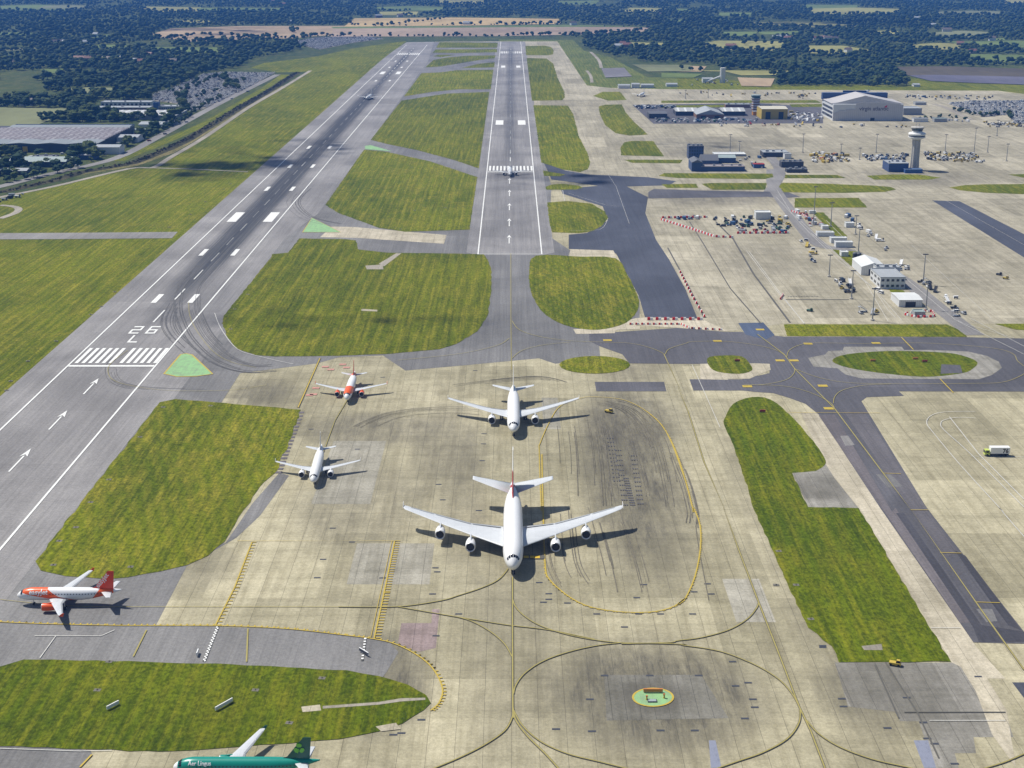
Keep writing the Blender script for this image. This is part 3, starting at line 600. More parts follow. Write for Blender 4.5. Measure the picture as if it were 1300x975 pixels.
tl(q('B', (1010, 655), (1040, 700), (1090, 840)), .4, 'w', 0, False); tl(q('B', (870, 865), (980, 862), (1010, 820)), .5, 'w', 4, False)
tl([(441, 508), (425, 535), (405, 590)], .6, 'f', 0)
# seam lines in the stands (dark drains)
DK = MB()
for pts, w in ((zz(820, 230, 2.708, (240, 140), (300, 200), (370, 320), (495, 487)), 1.2), (zz(820, 230, 2.708, (150, 140), (200, 220), (290, 370), (395, 490)), .8), (q('J', (640, 560), (700, 0)), .0), (q('J', (780, 580), (900, 770), (980, 940)), .5), (q('J', (740, 590), (830, 790)), .5), (zz(820, 230, 2.708, (75, 230), (140, 350), (200, 470)), 1.0), (q('J', (850, 768), (1230, 768)), .5)):
    if w: ribbon(DK, g(pts), w, .21)
struct(DK.build('drain_channel', m_edge))
struct(TB.build('taxiway_line_edge', m_edge)); struct(TY.build('yellow_taxiway_line', m_yel)); struct(TF.build('taxiway_centreline', m_yel2)); struct(TW.build('white_apron_line', m_wline))
# dark drill marks on the apron
mb = MB()
for c, (x0, x1, ya, yb) in enumerate(((1008, 1036, 700, 860), (1040, 1064, 745, 950), (1098, 1122, 765, 945), (1070, 1090, 850, 950))):
    for i in range(3):
        for j in range(12):
            t = j / 11; x = x0 + (x1 - x0) * (i / 2) * .7 + 25 * t; y = ya + (yb - ya) * t
            c_ = G(*q('E', (x, y))[0]); rect(mb, c_[0] - .3, c_[0] + .3, c_[1] - .6, c_[1] + .6, .21 + .002 * c)
struct(mb.build('dark_tyre_mark', m_dark))
# -------- roads and paths round the airfield
def road(name, pts, w, m, z=.12, sm=5): 
    mb = MB(); ribbon(mb, g(smooth(pts, sm, False)), w, z); return struct(mb.build(name, m))
m_path = mat_asphalt('pale_path', (.30, .27, .22), 31, patches=.1)
road('path', q('A', (-60, 755), (0, 740), (200, 700), (480, 634), (575, 628), (640, 590), (760, 520), (930, 405), (1050, 335), (1165, 265)), 6, m_path)
road('path', q('A', (560, 630), (700, 634), (930, 645)), 4, m_path, .13)
road('road', q('A', (-60, 712), (0, 700), (200, 650), (430, 595), (600, 510), (800, 400), (1040, 280)), 11, m_road)
road('road', [(-100, 299.8), (0, 300), (110, 299.5), (222, 298.5)], 24, m_road, .09)
road('path', q('A', (0, 820), (55, 800), (70, 785), (50, 775), (0, 770)), 6, m_path)
road('road', zz(820, 230, 2.708, (435, -40), (440, 20), (500, 110), (590, 215), (680, 235), (770, 275), (900, 350), (1000, 430), (1130, 530)), 11, m_road, .14)
road('road', q('C', (350, 590), (385, 650), (345, 720)), 10, m_road, .22)
road('path', q('B', (930, 265), (945, 285), (950, 310)), 5, m_path); road('path', q('B', (945, 195), (975, 225), (985, 255)), 6, m_path)
road('path', q('C', (960, 390), (1010, 405), (1100, 450)), 8, m_path, .16)
mb = MB(); ribbon(mb, g(q('A', (440, 604), (620, 530), (760, 470), (850, 420), (1000, 330), (1070, 280))), 15, .05); struct(mb.build('grass_verge', m_grass))
mb = MB(); ribbon(mb, g(q('A', (300, 654), (500, 622), (640, 572), (720, 527), (920, 408), (1070, 322))), 9, .08); struct(mb.build('sandy_verge', mat_grass('dry_verge', (.12, .12, .04), (.18, .16, .07), (.30, .24, .13), mow=False, seed=44)))
mb = MB(); ribbon(mb, g(q('A', (0, 722), (200, 678), (300, 648), (500, 612), (640, 556), (700, 527), (900, 404), (1000, 347), (1115, 272))), 13, .10); struct(mb.build('brook_bank', mat_grass('bank_earth', (.035, .034, .02), (.06, .055, .03), (.10, .09, .04), mow=False, seed=45)))
# -------- fields among the woods
def field(pts, c, z=.35, seed=1):
    m = NM('field', .95, .1); f = m.noise((.004, .004, 1), 4, .6, 0, (seed, seed, 0)); f2 = m.noise((.06, .012, 1), 3, .7)
    m.out(m.mix(m.rng(m.math('ADD', m.math('MULTIPLY', f, .7), m.math('MULTIPLY', f2, .3)), .35, .65), mul(c, .8), mul(c, 1.2)))
    sheet('field', g(pts), z, m.m)
FIELDS = []
TAN = (.36, .27, .17); PINK = (.31, .235, .17); GOLD = (.42, .31, .15); FG = (.13, .17, .05); FY = (.26, .25, .09); MEAD = (.17, .18, .09)
def fa(k, c, *p):
    pts = q(k, *p) if k else list(p); FIELDS.append(pts); field(pts, c, .30 + .015 * len(FIELDS), len(FIELDS))
fa('A', TAN, (570, 128), (640, 107), (900, 98), (1400, 97), (1400, 128), (1180, 136), (1080, 146), (950, 140), (880, 150), (700, 157), (600, 140))
fa('B', PINK, (-20, 108), (600, 100), (1165, 103), (1140, 120), (900, 130), (600, 136), (-30, 138)); fa('B', GOLD, (60, 69), (430, 66), (830, 71), (832, 90), (500, 96), (20, 100))
fa('B', FG, (-30, 101), (500, 97), (840, 93), (1180, 100), (600, 103), (-20, 107)); fa('A', FG, (560, 177), (850, 179), (830, 198), (600, 197)); fa('A', MEAD, (0, 178), (150, 181), (60, 190), (-60, 192))
fa('A', MEAD, (240, 328), (510, 330), (480, 347), (400, 358), (320, 356)); fa('A', MEAD, (-80, 403), (270, 408), (240, 430), (140, 470), (-80, 482)); fa('A', FY, (490, 24), (755, 28), (740, 42), (600, 45))
fa('A', FY, (620, 76), (810, 78), (780, 86), (640, 86)); fa('A', FG, (150, 262), (240, 258), (230, 275), (170, 276)); fa('A', FY, (350, 272), (425, 272), (420, 283), (360, 283)); fa('A', FG, (335, 132), (430, 130), (420, 142), (350, 144))
fa('C', FG, (480, 18), (690, 20), (640, 40), (480, 34)); fa('C', FY, (75, 165), (150, 153), (400, 156), (395, 192), (190, 188)); fa('C', FG, (150, 48), (305, 48), (270, 62), (160, 60)); fa('C', FG, (1005, 155), (1400, 158), (1400, 180), (1080, 176))
fa('C', FG, (1080, 203), (1400, 208), (1400, 240), (1100, 230)); fa('C', FY, (480, 172), (620, 172), (735, 190), (640, 207), (490, 200)); fa('C', TAN, (-60, 245), (110, 250), (90, 270), (-60, 268)); fa('C', FG, (-60, 275), (95, 278), (60, 293), (-60, 293))
fa('C', FG, (165, 120), (300, 120), (290, 135), (170, 135)); fa('C', FG, (300, 120), (455, 118), (450, 130), (310, 130)); fa('C', FY, (-30, 265), (420, 266), (400, 282), (240, 284), (180, 270)); fa('C', FG, (0, 33), (60, 35), (40, 48), (0, 46)); fa('B', FY, (370, 0), (560, 2), (540, 14), (380, 14))
fa('B', FY, (150, 45), (300, 44), (290, 58), (160, 58)); fa('B', FG, (820, 5), (980, 2), (960, 18), (830, 18)); fa('B', FG, (1240, 75), (1300, 74), (1300, 84), (1240, 84)); fa('B', FY, (1090, 160), (1220, 162), (1210, 176), (1090, 176))
fa('B', MEAD, (1100, 243), (1320, 245), (1320, 268), (1160, 270)); fa('C', (.12, .115, .15), (868, 284), (960, 280), (1400, 292), (1400, 322), (1100, 312), (950, 305)); fa('C', (.10, .085, .06), (820, 252), (1000, 250), (1400, 262), (1400, 292), (960, 282), (865, 284))
fa('C', TAN, (225, 292), (365, 296), (350, 326), (240, 324)); fa('B', (.2, .19, .2), (985, 258), (1070, 255), (1100, 288), (1000, 292)); fa('C', FG, (560, 45), (600, 46), (640, 56), (570, 56)); fa('C', FG, (1180, 145), (1230, 145), (1228, 152), (1180, 152))

# -------- rubber tracks where aircraft turn off the runway, scrub marks on the apron
TT = MB(); TR = random.Random(4)
def tracks(pts, n, spread, w=(.25, .6), sm=6):
    pp = [Vector(p) for p in g(smooth(pts, sm, False))]
    for i in range(n):
        o_ = TR.uniform(-spread, spread); a, b = TR.uniform(0, .35), TR.uniform(.6, 1); m = len(pp); seg = pp[int(a * m):max(int(b * m), int(a * m) + 3)]; out = []
        for j, p in enumerate(seg):
            d = (seg[min(j + 1, len(seg) - 1)] - seg[max(j - 1, 0)]).normalized(); out.append(p + Vector((-d.y, d.x)) * (o_ + TR.uniform(-.05, .05)))
        ribbon(TT, out, TR.uniform(*w), .205)
tracks(q('D', (800, 30), (720, 130), (705, 200), (720, 260), (760, 330), (840, 400), (940, 435), (1060, 430)), 20, 9)
tracks(q('D', (690, 150), (640, 240), (650, 300), (720, 370), (780, 420)), 8, 5)
tracks(q('D', (470, 370), (415, 430), (440, 490), (560, 515), (800, 520)), 5, 3, (.15, .3))
tracks(q('A', (1150, 700), (1100, 760), (1160, 820), (1300, 850)), 8, 6)
k_ = NM('rubber_track', .9, .1); f_ = k_.noise((.5, .2, 1), 4, .8); struct(TT.build('tyre_track', k_.out(k_.mix(k_.rng(f_, .35, .65), (.105, .103, .103), (.15, .147, .145)))))
TT = MB()
tracks(q('E', (960, 560), (1080, 590), (1160, 680), (1200, 800), (1230, 975)), 12, 6, (.15, .4))
tracks(q('E', (900, 620), (920, 760), (930, 975)), 10, 12, (.15, .35)); tracks(q('E', (1040, 620), (1080, 760), (1120, 975)), 10, 9, (.15, .35))
tracks(iq((830, 0), (850, 200), (900, 300)), 8, 9, (.15, .35)); tracks(iq((1000, 0), (1060, 200), (1090, 330)), 8, 9, (.15, .35))
tracks(q('F', (-20, 740), (30, 860), (60, 975)) + q('J', (60, 100), (110, 380)), 7, 2.5, (.2, .45)); tracks(q('E', (430, 500), (600, 480), (760, 470), (880, 500)), 8, 5, (.15, .35)); tracks(q('E', (40, 680), (200, 610), (420, 590), (560, 600)), 6, 6, (.15, .35))
k_ = NM('apron_scrub_mark', .9, .1); f_ = k_.noise((.5, .2, 1), 4, .8); struct(TT.build('tyre_track', k_.out(k_.mix(k_.rng(f_, .3, .7), (.115, .106, .085), (.20, .18, .135)))))

FR = random.Random(21)
for i in range(30):
    px, py = FR.uniform(-20, 1320), FR.uniform(2, 62) if i < 40 else FR.uniform(55, 78)
    if 150 < px < 860 and py > 24: continue
    if py > 55 and 250 < px < 800: continue
    w, h = FR.uniform(18, 60), FR.uniform(1.6, 4.5); s_ = FR.uniform(-12, 12)
    fa('', FR.choice((FG, FG, FY, MEAD, FY)), (px - w, py + h * FR.uniform(.5, 1)), (px + w * .8, py + h), (px + w + s_, py - h * .6), (px + s_ * .5, py - h), (px - w + s_, py - h * FR.uniform(.4, 1)))
# ================================================================== AIRCRAFT
m_tyre = flat('tyre_rubber', (.02, .02, .02), .9)
m_glassdk = flat('cockpit_glass', (.012, .014, .018), .15, spec=.6)
m_fan = flat('engine_fan', (.02, .02, .022), .6)
m_lip = flat('engine_lip_metal', (.62, .62, .64), .35, .6, var=.04)
def wing_mat(name, c=(.56, .58, .60)):
    k = NM(name, .42, .4); X, Y, Z = k.xyz(); f = k.noise((.5, .5, .5), 3)
    st = k.brick(2.6, 1.3, .03, (.96,) * 3, (1.03,) * 3, (.80,) * 3)
    return k.out(k.mix(.8, k.mix(f, mul(c, .93), mul(c, 1.06)), st, 'MULTIPLY'))
m_wing = wing_mat('grey_white_wing'); m_flap = flat('wing_flap_grey', (.33, .345, .36), .5)
def livery(name, L, yn, zc, rv, kind, base=(.80, .80, .80)):
    """fuselage paint; s runs 0 at the nose to 1 at the tail, h 0 at the belly to 1 at the crown"""
    k = NM(name, .30, .5); X, Y, Z = k.xyz()
    s_ = k.math('DIVIDE', k.math('SUBTRACT', yn, Y), L); h = k.math('DIVIDE', k.math('SUBTRACT', Z, zc - rv), 2 * rv)
    gt = lambda a, b: k.math('GREATER_THAN', a, b); AND = lambda a, b: k.math('MULTIPLY', a, b)
    gr = k.noise((.25, .5, 1), 4, .6)
    col = k.mix(gr, mul(base, .93), mul(base, 1.03))
    if kind == 'orange':
        OR = (.80, .115, .012)
        l1 = k.math('MULTIPLY_ADD', k.math('SUBTRACT', s_, .06), -1.62, .70); l1 = k.math('MAXIMUM', l1, k.math('MULTIPLY_ADD', k.math('SUBTRACT', s_, .30), -1.0, .26))
        l2 = k.math('MAXIMUM', k.math('MULTIPLY_ADD', k.math('SUBTRACT', s_, .30), -5.0, 1.0), k.math('MULTIPLY_ADD', k.math('SUBTRACT', s_, .40), -2.1, .46))
        a = AND(AND(gt(s_, .062), gt(h, l1)), AND(gt(l2, h), gt(.62, s_)))
        rear = AND(gt(s_, k.math('MULTIPLY_ADD', h, .10, .70)), gt(.925, s_))
        col = k.mix(k.math('MAXIMUM', a, rear), col, OR)
    if kind == 'green':
        tip = gt(.035, s_); col = k.mix(gr, (.006, .215, .165), (.010, .27, .205)); col = k.mix(tip, col, (.8, .8, .8))
    if kind == 'red_tail':
        a = k.math('ABSOLUTE', X); e = k.math('ADD', s_, k.math('MULTIPLY', a, .012))
        col = k.mix(AND(gt(e, .885), gt(.925, e)), col, (.42, .012, .010))
    if kind in ('orange', 'green', 'plain', 'red_tail'):
        n = L / .95
        w = AND(AND(gt(k.math('FRACT', k.math('MULTIPLY', s_, n)), .58), k.band(h, .60, .68, .008)), AND(gt(s_, .16), gt(.86, s_)))
        d = AND(AND(gt(.010, k.math('ABSOLUTE', k.math('SUBTRACT', k.math('ABSOLUTE', k.math('SUBTRACT', s_, .51)), .385))), gt(k.math('ABSOLUTE', k.math('SUBTRACT', k.math('ABSOLUTE', k.math('SUBTRACT', s_, .51)), .385)), .0075)), k.band(h, .40, .78, .01))
        col = k.mix(k.math('MULTIPLY', w, .85), col, (.03, .035, .045)); col = k.mix(k.math('MULTIPLY', d, .5), col, (.25, .25, .25))
    return k.out(col)
def fin_mat(name, kind):
    k = NM(name, .35, .5); X, Y, Z = k.xyz(); f = k.noise((.6, .6, .6), 2)
    if kind == 'orange': return k.out(k.mix(f, (.72, .035, .010), (.84, .07, .010)))
    if kind == 'green': return k.out(k.mix(f, (.004, .085, .065), (.007, .12, .09)))
    if kind == 'flag':
        gt = lambda a, b: k.math('GREATER_THAN', a, b)
        wv = k.math('MULTIPLY', k.math('SINE', k.math('MULTIPLY', Z, .55)), 1.2); yy = k.math('ADD', k.math('ADD', Y, wv), k.math('MULTIPLY', Z, .55))
        col = k.mix(f, (.76, .76, .75), (.82, .82, .82))
        col = k.mix(gt(-24.2, yy), col, (.02, .22, .06)); col = k.mix(gt(-27.5, yy), col, (.8, .8, .8)); col = k.mix(gt(-30.3, yy), col, (.015, .015, .02))
        col = k.mix(k.math('MULTIPLY', gt(17.5, Z), gt(yy, -24.2)), col, (.36, .012, .010))
        return k.out(col)
    return k.out(k.mix(f, (.74, .74, .74), (.82, .82, .82)))
AF = [(0, .0), (.012, .18), (.06, .42), (.2, .80), (.4, 1.0), (.65, .72), (.88, .28), (1.0, .03)]
def foil(mb, secs, side=1, vertical=False):
    """sections (span, y_le, chord, z, thickness): a closed aerofoil lofted from root to tip"""
    prof = [(c, t) for c, t in AF] + [(c, -t * .65) for c, t in reversed(AF[1:-1])]
    n = len(prof); v = []
    for sp, yl, ch, z, th in secs:
        for c, t in prof:
            if vertical: v.append((t * th / 2, yl - c * ch, z))
            else: v.append((side * sp, yl - c * ch, z + t * th / 2))
    f = []
    for k in range(len(secs) - 1):
        for i in range(n):
            a = (k * n + i, k * n + (i + 1) % n, (k + 1) * n + (i + 1) % n, (k + 1) * n + i); f.append(a if side > 0 else a[::-1])
    f.append(tuple(range((len(secs) - 1) * n, len(secs) * n))); f.append(tuple(range(n))[::-1])
    return mb.add(v, f)
def fuse_section(u, rx, rv, zc, nose, tail, L):
    s = u * L
    if s < nose:
        t = s / nose; k = math.sqrt(max(0, 1 - (1 - t) ** 2.2)); k = k ** 1.08; dz = -rv * .30 * (1 - t) ** 1.6
        return rx * k, rv * k, zc + dz
    if s > L - tail:
        t = (s - (L - tail)) / tail; k = max(1 - t ** 1.7 * .93, .05); return rx * k, rv * (1 - t ** 1.5 * .93), zc + rv * (t ** 1.5) * .68
    return rx, rv, zc
def make_plane(name, label, cat, p, mats, group=None, detail=True):
    L, yn = p['L'], p['yn']; rx, rv, zc = p['rx'], p['rv'], p['zc']
    t = thing(name, label, cat, group=group)
    us = [0.0004, .004, .012, .025, .045, .07, .10, .14, .18, .25, .35, .45, .55, .62, .68, .73, .78, .83, .87, .91, .945, .97, .99, 1.0]
    n = 28; v = []; f = []
    for u in us:
        a, b, z = fuse_section(u, rx, rv, zc, p['nose'], p['tail'], L)
        for i in range(n):
            th = 2 * math.pi * i / n; v.append((a * math.cos(th), yn - u * L, z + b * math.sin(th)))
    for k in range(len(us) - 1):
        for i in range(n): f.append((k * n + i, (k + 1) * n + i, (k + 1) * n + (i + 1) % n, k * n + (i + 1) % n))
    f.append(tuple(range(n))); f.append(tuple(range((len(us) - 1) * n, len(us) * n))[::-1])
    body = mesh_obj('fuselage', v, f, mats['body'], t, smooth_=True)
    # belly fairing
    mb = MB(); wy = p['wy']; cr = p['chord'][0]
    fv = []; m2 = 14
    for j in range(9):
        s_ = j / 8; w = math.sin(math.pi * min(max(s_, .03), .97)) ** .45
        for i in range(m2):
            th = 2 * math.pi * i / m2; fv.append((rx * 1.10 * w * math.cos(th), wy + cr * .18 - s_ * cr * 1.35, zc - rv * .62 + rv * .48 * w * math.sin(th)))
    mb.add(fv, [(k * m2 + i, (k + 1) * m2 + i, (k + 1) * m2 + (i + 1) % m2, k * m2 + (i + 1) % m2) for k in range(8) for i in range(m2)])
    mb.build('belly_fairing', m_wing, t, True)
    # cockpit glass: curved panes just proud of the nose
    mb = MB()
    for sg in (-1, 1):
        for (a0, a1) in ((.04, .40), (.46, .80), (.86, 1.12)):
            q_ = []
            for (aa, uu) in ((a0, 1), (a1, 1.12), (a1, 1.5), (a0, 1.62)):
                u = p['cock'] * uu; a, b, z = fuse_section(u, rx, rv, zc, p['nose'], p['tail'], L); th = math.pi / 2 - sg * aa
                q_.append((a * 1.03 * math.cos(th), yn - u * L, z + b * 1.03 * math.sin(th)))
            mb.quad(*(q_ if sg > 0 else q_[::-1]))
    mb.build('windscreen', m_glassdk, body)
    sp, (c0, c1, c2), zz_ = p['semi'], p['chord'], p['wz']
    def wsec(x):                       # leading edge y, chord, z at span x
        k = (x - rx * .6) / (sp - rx * .6); yl = wy - (x - rx * .6) * p['sweep']
        kk = p['kink']; ch = c0 + (c1 - c0) * (x / (kk * sp)) if x < kk * sp else c1 + (c2 - c1) * (x - kk * sp) / (sp - kk * sp)
        return yl, ch, zz_ + p['dih'] * k + p.get('flex', 0) * k * k
    for sd in (-1, 1):
        mb = MB(); secs = []
        for x in (rx * .5, rx * 1.1, sp * p['kink'] * .6, sp * p['kink'], sp * .5, sp * .65, sp * .8, sp * .92, sp * .985, sp):
            yl, ch, z = wsec(x); 
            if x == sp: yl -= ch * .35; ch *= .5
            secs.append((x, yl, ch, z, ch * (.14 - .04 * x / sp)))
        foil(mb, sorted(secs), sd); w = mb.build('wing', m_wing, t, True)
        me = w.data; bmx = bmesh.new(); bmx.from_mesh(me); bmx.normal_update(); bmesh.ops.recalc_face_normals(bmx, faces=bmx.faces); bmx.to_mesh(me); bmx.free()
        # flap and aileron strip laid along the trailing edge
        mb = MB()
        for (xa, xb, dk) in ((rx * 1.25, sp * p['kink'] * .98, .17), (sp * p['kink'] * 1.02, sp * .70, .2), (sp * .72, sp * .93, .22)):
            a, b = wsec(xa), wsec(xb); th = lambda s0, c: s0[2] + s0[1] * .055 * (1 - (1 - c)) * .0
            for dz in (0,):
                A0 = (sd * xa, a[0] - a[1] * (1 - dk), a[2] + a[1] * .043); A1 = (sd * xa, a[0] - a[1] * 1.012, a[2] - a[1] * .004)
                B0 = (sd * xb, b[0] - b[1] * (1 - dk), b[2] + b[1] * .043); B1 = (sd * xb, b[0] - b[1] * 1.012, b[2] - b[1] * .004)
                lo = lambda P_: (P_[0], P_[1], P_[2] - .05)
                mb.add([A0, A1, B1, B0, lo(A0), lo(A1), lo(B1), lo(B0)], [(0, 1, 2, 3), (7, 6, 5, 4), (1, 5, 6, 2), (0, 4, 5, 1), (3, 2, 6, 7), (0, 3, 7, 4)])
        mb.build('flap', m_flap, w)
        if p.get('fence'):
            yl, ch, z = wsec(sp); mb = MB()
            mb.add([(sd * sp, yl - ch * .1, z - .1), (sd * sp, yl - ch * .95, z - p['fence'] * .5), (sd * (sp + .12), yl - ch * 1.3, z + p['fence']), (sd * (sp + .1), yl - ch * .8, z + p['fence'] * .9),
                    (sd * (sp + .1), yl - ch * .1, z - .1), (sd * (sp + .1), yl - ch * .95, z - p['fence'] * .5), (sd * (sp + .2), yl - ch * 1.3, z + p['fence']), (sd * (sp + .2), yl - ch * .8, z + p['fence'] * .9)],
                   [(0, 1, 2, 3), (7, 6, 5, 4), (0, 4, 5, 1), (1, 5, 6, 2), (2, 6, 7, 3), (3, 7, 4, 0)])
            mb.build('winglet', mats.get('tip', mats['fin']), w)
        # engines
        for (ex, er, el, fwd, ez) in p['eng']:
            yl, ch, z = wsec(ex); y0 = yl + fwd; cz = ez; m3 = 20
            prof = [(.80, .30), (.90, -.02), (.97, -.06), (1.0, .0), (1.05, .10 * el), (1.06, .38 * el), (.98, .66 * el), (.80, .9 * el), (.74, 1.0 * el), (.55, 1.0 * el), (.42, 1.18 * el), (.10, 1.32 * el)]
            v = [(sd * ex + er * r * math.cos(2 * math.pi * i / m3), y0 - y, cz + er * r * math.sin(2 * math.pi * i / m3)) for r, y in prof for i in range(m3)]
            f = [(k * m3 + i, (k + 1) * m3 + i, (k + 1) * m3 + (i + 1) % m3, k * m3 + (i + 1) % m3) for k in range(len(prof) - 1) for i in range(m3)]
            e = mesh_obj('engine', v, f, mats['engine'], t, smooth_=True)
            mb = MB(); r = er * .80
            fv = [(sd * ex + r * math.cos(2 * math.pi * i / m3), y0 - .32, cz + r * math.sin(2 * math.pi * i / m3)) for i in range(m3)] + [(sd * ex, y0 + .02, cz)]
            mb.add(fv, [(i, (i + 1) % m3, m3) for i in range(m3)]); mb.build('fan', m_fan, e)
            mb = MB(); v = [(sd * ex + er * r * math.cos(2 * math.pi * i / m3), y0 - y, cz + er * r * math.sin(2 * math.pi * i / m3)) for r, y in ((.79, .28), (.90, -.04), (.975, -.085), (1.01, -.01), (1.03, .10)) for i in range(m3)]
            mb.add(v, [(k * m3 + i, (k + 1) * m3 + i, (k + 1) * m3 + (i + 1) % m3, k * m3 + (i + 1) % m3) for k in range(4) for i in range(m3)]); mb.build('intake_lip', m_lip, e, True)
            mb = MB(); wd = er * .13; zt = z + ch * .02
            a0 = (y0 - el * .22, cz + er * 1.0); a1 = (yl + ch * .02, zt + .12); a2 = (yl - ch * .35, zt - .1); a3 = (y0 - el * 1.05, cz + er * .62)
            mb.add([(sd * ex + k_ * wd, y, zc_) for k_ in (-1, 1) for y, zc_ in (a0, a1, a2, a3)], [(0, 1, 2, 3), (7, 6, 5, 4), (0, 4, 5, 1), (1, 5, 6, 2), (2, 6, 7, 3), (3, 7, 4, 0)])
            mb.build('pylon', mats['engine'] if not p.get('pylon_white') else m_wing, e)
    # tail
    T = p['tp']                         # (semi, y_le root, root chord, tip chord, sweep, z, dihedral)
    for sd in (-1, 1):
        mb = MB(); foil(mb, [(x, T[1] - x * T[4], T[2] + (T[3] - T[2]) * x / T[0], T[5] + T[6] * x / T[0], (T[2] + (T[3] - T[2]) * x / T[0]) * .10) for x in (.3, T[0] * .5, T[0] * .95, T[0])], sd)
        o = mb.build('tailplane', mats.get('tailplane', m_wing), t, True); me = o.data; bmx = bmesh.new(); bmx.from_mesh(me); bmesh.ops.recalc_face_normals(bmx, faces=bmx.faces); bmx.to_mesh(me); bmx.free()
    V = p['fn']                         # (y_le root, root chord, tip chord, z0, z1, sweep)
    mb = MB(); foil(mb, [(0, V[0] - (z - V[3]) * V[5] + (2.2 * V[1] * .12 if z == V[3] else 0), V[1] + (V[2] - V[1]) * (z - V[3]) / (V[4] - V[3]) + (2.2 * V[1] * .12 if z == V[3] else 0), z, (V[1] + (V[2] - V[1]) * (z - V[3]) / (V[4] - V[3])) * .065) for z in (V[3], V[3] + (V[4] - V[3]) * .12, V[3] + (V[4] - V[3]) * .5, V[4] - .3, V[4])], 1, True)
    fin = mb.build('fin', mats['fin'], t, False); me = fin.data; bmx = bmesh.new(); bmx.from_mesh(me); bmesh.ops.recalc_face_normals(bmx, faces=bmx.faces); bmx.to_mesh(me); bmx.free()
    # landing gear
    for (gx, gy, wr, ww, rows) in p['gear']:
        for sg in ((-1, 1) if gx > 0 else (1,)):
            mb = MB(); mb.tube((sg * gx, gy, wr), (sg * gx * .92, gy, zc - rv * .55), wr * .28, 8); mb.box(sg * gx - wr * .2, sg * gx + wr * .2, gy - rows * wr * 1.2, gy + rows * wr * 1.2, wr * .8, wr * 1.15)
            lg_ = mb.build('landing_gear', m_lip, t); 
            for r_ in range(rows):
                wy_ = gy + (r_ - (rows - 1) / 2) * wr * 2.25
                for s2 in (-1, 1):
                    mb = MB(); mb.tube((sg * gx + s2 * ww * .35, wy_, wr), (sg * gx + s2 * ww, wy_, wr), wr, 14); mb.build('wheel', m_tyre, lg_)
    return t, body, fin
BF = bpy.data.fonts.load('<builtin>') if False else None
def text_mesh(txt, size, bold=.0, shear=0.0, spacing=1.0):
    c = bpy.data.curves.new('t', 'FONT'); c.body = txt; c.size = size; c.offset = bold; c.shear = shear; c.space_character = spacing; c.resolution_u = 3
    o = bpy.data.objects.new('t', c); COL.objects.link(o); bpy.context.view_layer.update()
    me = bpy.data.meshes.new_from_object(o.evaluated_get(bpy.context.evaluated_depsgraph_get()))
    bpy.data.objects.remove(o)
    bm = bmesh.new(); bm.from_mesh(me); n = 10
    for i in range(1, n): bmesh.ops.bisect_plane(bm, geom=bm.verts[:] + bm.edges[:] + bm.faces[:], plane_co=(0, size * (-.25 + 1.05 * i / n), 0), plane_no=(0, 1, 0))
    bm.to_mesh(me); bm.free()
    vs = [(v.co.x, v.co.y) for v in me.vertices]; fs = [tuple(f.vertices) for f in me.polygons]
    bpy.data.meshes.remove(me)
    return vs, fs
def side_text(body, txt, size, p, s_m, h, side, mat, name='lettering', bold=.02):
    """letters wrapped on the flank; s_m metres behind the nose where the word begins (port) or ends"""
    vs, fs = text_mesh(txt, size, bold); wd = max(x for x, _ in vs); out = []
    for x, y in vs:
        s = (s_m + x) if side < 0 else (s_m + wd - x)
        a, b, z = fuse_section(s / p['L'], p['rx'], p['rv'], p['zc'], p['nose'], p['tail'], p['L'])
        hh = max(min((h - z + y * .93) / b, .99), -.99); th = math.asin(hh)
        out.append((side * (a + .04) * math.cos(th), p['yn'] - s, z + (b + .04) * math.sin(th)))
    return mesh_obj(name, out, [f if side < 0 else f[::-1] for f in fs], mat, body)
A320 = dict(L=37.57, yn=16.0, rx=1.98, rv=2.07, zc=3.85, nose=5.6, tail=13.5, cock=.040, semi=17.0, chord=(6.7, 3.5, 1.45), kink=.37, sweep=.51, wy=4.6, wz=2.75, dih=1.5, flex=.1, fence=.85,
            eng=[(5.75, 1.18, 4.3, 3.0, 1.85)], tp=(6.2, -14.6, 3.9, 1.5, .56, 4.75, .6), fn=(-12.6, 6.3, 2.0, 5.5, 11.76, .78), gear=[(0, 10.9, .38, .45, 1), (3.8, -1.7, .58, .75, 1)])
A319 = dict(A320, L=33.84, yn=14.3, wy=3.9, tp=(6.2, -12.6, 3.9, 1.5, .56, 4.75, .6), fn=(-10.6, 6.3, 2.0, 5.5, 11.76, .78), gear=[(0, 9.2, .38, .45, 1), (3.8, -1.9, .58, .75, 1)])
A321 = dict(A320, L=41.5, yn=18.2, tp=(6.2, -16.4, 3.9, 1.5, .56, 4.75, .6), fn=(-14.4, 6.3, 2.0, 5.5, 11.76, .78))
A330 = dict(L=58.4, yn=25.5, rx=2.82, rv=2.82, zc=5.1, nose=8.5, tail=21, cock=.036, semi=29.6, chord=(12.5, 6.6, 2.3), kink=.36, sweep=.60, wy=8.0, wz=3.9, dih=2.8, flex=.9, fence=.9, pylon_white=1,
            eng=[(9.6, 1.62, 6.2, 4.2, 2.55)], tp=(9.7, -23.6, 6.2, 2.2, .66, 6.2, 1.0), fn=(-20.0, 9.6, 3.2, 7.4, 17.2, .86), gear=[(0, 20.5, .55, .5, 1), (5.3, -2.5, .68, .8, 2)])
